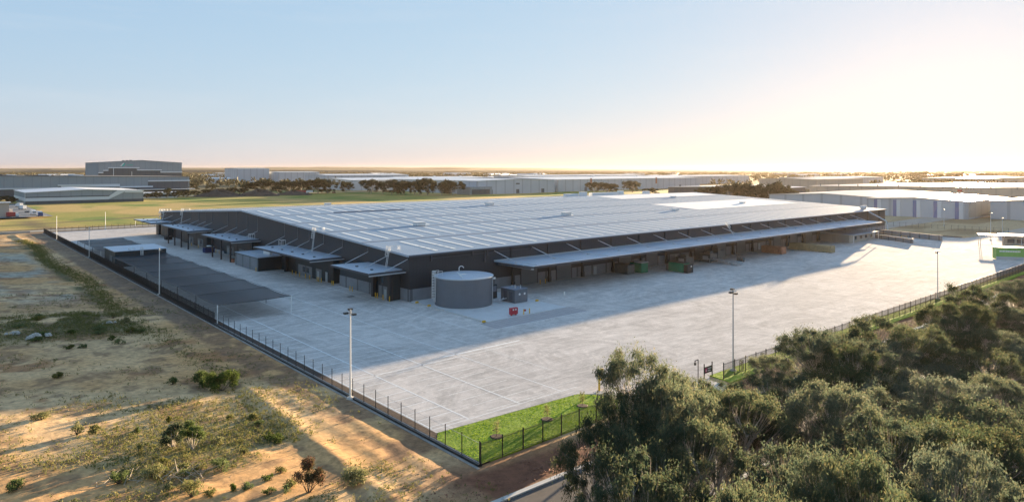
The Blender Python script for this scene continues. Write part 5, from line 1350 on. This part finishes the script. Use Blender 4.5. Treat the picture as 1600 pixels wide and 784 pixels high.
for i, (px, py, s_, lb) in enumerate(((58,527,1.4,'largest pale rubble heap on the left of the weedy mound'),(22,522,1.0,'pale rubble pile left of the largest rubble heap'),(170,505,.8,'small white rubble pile near the dark bushes on the mound'),(322,597,.5,'white rubble tucked beneath the largest green bush'),(150,400,.4,'single white rock by the far berm'))):
    u, v, z = gfield(px, py); mb_ = MB(); r2 = random.Random(50+i)
    for k in range(16):
        th = r2.uniform(0, 6.28); rr = s_*r2.random()*1.1; s2 = s_*r2.uniform(.22, .42); x, y = rr*math.cos(th)*1.4, rr*math.sin(th)*.8; n = len(mb_.v)
        for (a_, b_, c_) in ((1,0,0),(.3,.95,0),(-.8,.6,0),(-.8,-.6,0),(.3,-.95,0),(.5,.2,.8),(-.3,.4,.85),(-.2,-.5,.75)):
            mb_.v.append((x+a_*s2*r2.uniform(.7,1.2), y+b_*s2*r2.uniform(.7,1.2), max(0, .3*s_*(1-rr/(1.6*s_)))+c_*s2-.08))
        mb_.f += [(n,n+1,n+5),(n+1,n+6,n+5),(n+1,n+2,n+6),(n+2,n+3,n+6),(n+3,n+7,n+6),(n+3,n+4,n+7),(n+4,n,n+7),(n,n+5,n+7),(n+5,n+6,n+7)]
    o = obj('rubble_pile', mb_, M['rock'], None); site(o, u, v, z); tag(o, lb, 'rubble')
u, v, z = gfield(230, 752); mb_ = MB(); r2 = random.Random(5)
for k in range(46):
    th = r2.uniform(0, 3.14); x, y = r2.uniform(-5, 5), r2.uniform(-1.3, 1.3); L_ = r2.uniform(.5, 2.2)
    mb_.tube((x, y, r2.uniform(0,.3)), (x+L_*math.cos(th), y+L_*math.sin(th), r2.uniform(.1,.9)), .035, 4, .015)
o = obj('dead_branches', mb_, M['deadwood'], None); site(o, u, v, z, -ANG+.2); tag(o, 'heap of bare dead branches in the weedy patch near the bottom', 'branches')
for i, (px, py, lb) in enumerate(((150,538,'a'),(175,545,'b'))): pass
# saplings on the lawn, staked saplings on the verge
for i, (px, py, lb) in enumerate(((776,682,'leafy young lawn tree nearest the fence corner'),(855,655,'middle young tree of the three on the bright lawn'),(910,634,'young lawn tree next to the driveway and the foreground gum'))):
    u, v = gpx(px, py); t_ = thing('young_tree', lb, 'young tree', u, v, 0)
    obj('mulch_ring', MB().tube((0,0,.02),(0,0,.10),.8,14,.65), M['mulch'], t_); obj('stem', MB().tube((0,0,0),(.05,0,1.3),.03,5,.015), M['barkd'], t_)
    quads_obj('foliage', leaf_quads([(0,0,1.0),(.1,.1,1.4),(-.1,0,.7)], [(.4,.4,.4)]*3, 90, .18, np.random.RandomState(i), .1, .4, .1), M['weed'], t_)
for i, u in enumerate((9.5,15.6,21.5,27.2,33,39)):
    t_ = thing('staked_sapling', 'small sapling between two dark stakes on the verge grass behind the street fence', 'sapling', u-.2, -76.9, 0, 0, 'staked saplings on the verge')
    obj('stake', MB().box(-.5,-.04,0,-.42,.04,1.5), M['black'], t_); obj('stake', MB().box(.42,-.04,0,.5,.04,1.5), M['black'], t_)
    obj('stem', MB().tube((0,0,0),(0,0,1.4),.03,5), M['barkd'], t_); obj('tie', MB().box(-.45,-.02,1.1,.45,.02,1.16), M['black'], t_)
    quads_obj('foliage', leaf_quads([(0,0,1.3),(0,0,.8)], [(.35,.35,.4)]*2, 70, .16, np.random.RandomState(i+9), .1, .4, .1), M['gum'], t_)

# ------------------------------------------------------------ haze
HZ = True
if HZ:
    hm = bpy.data.materials.new('haze_air'); hm.use_nodes = True; t = hm.node_tree; t.nodes.clear()
    pv_ = t.nodes.new('ShaderNodeVolumePrincipled'); pv_.inputs['Color'].default_value = (.46,.38,.30,1); pv_.inputs['Density'].default_value = HAZE_D
    pv_.inputs['Anisotropy'].default_value = .50
    mo = t.nodes.new('ShaderNodeOutputMaterial'); t.links.new(pv_.outputs[0], mo.inputs['Volume'])
    o = obj('haze', MB().box(-10200,-10200,-12,10200,10200,64), hm, None); tag(o, 'thin warm haze lying over the whole landscape', 'haze', kind='stuff')
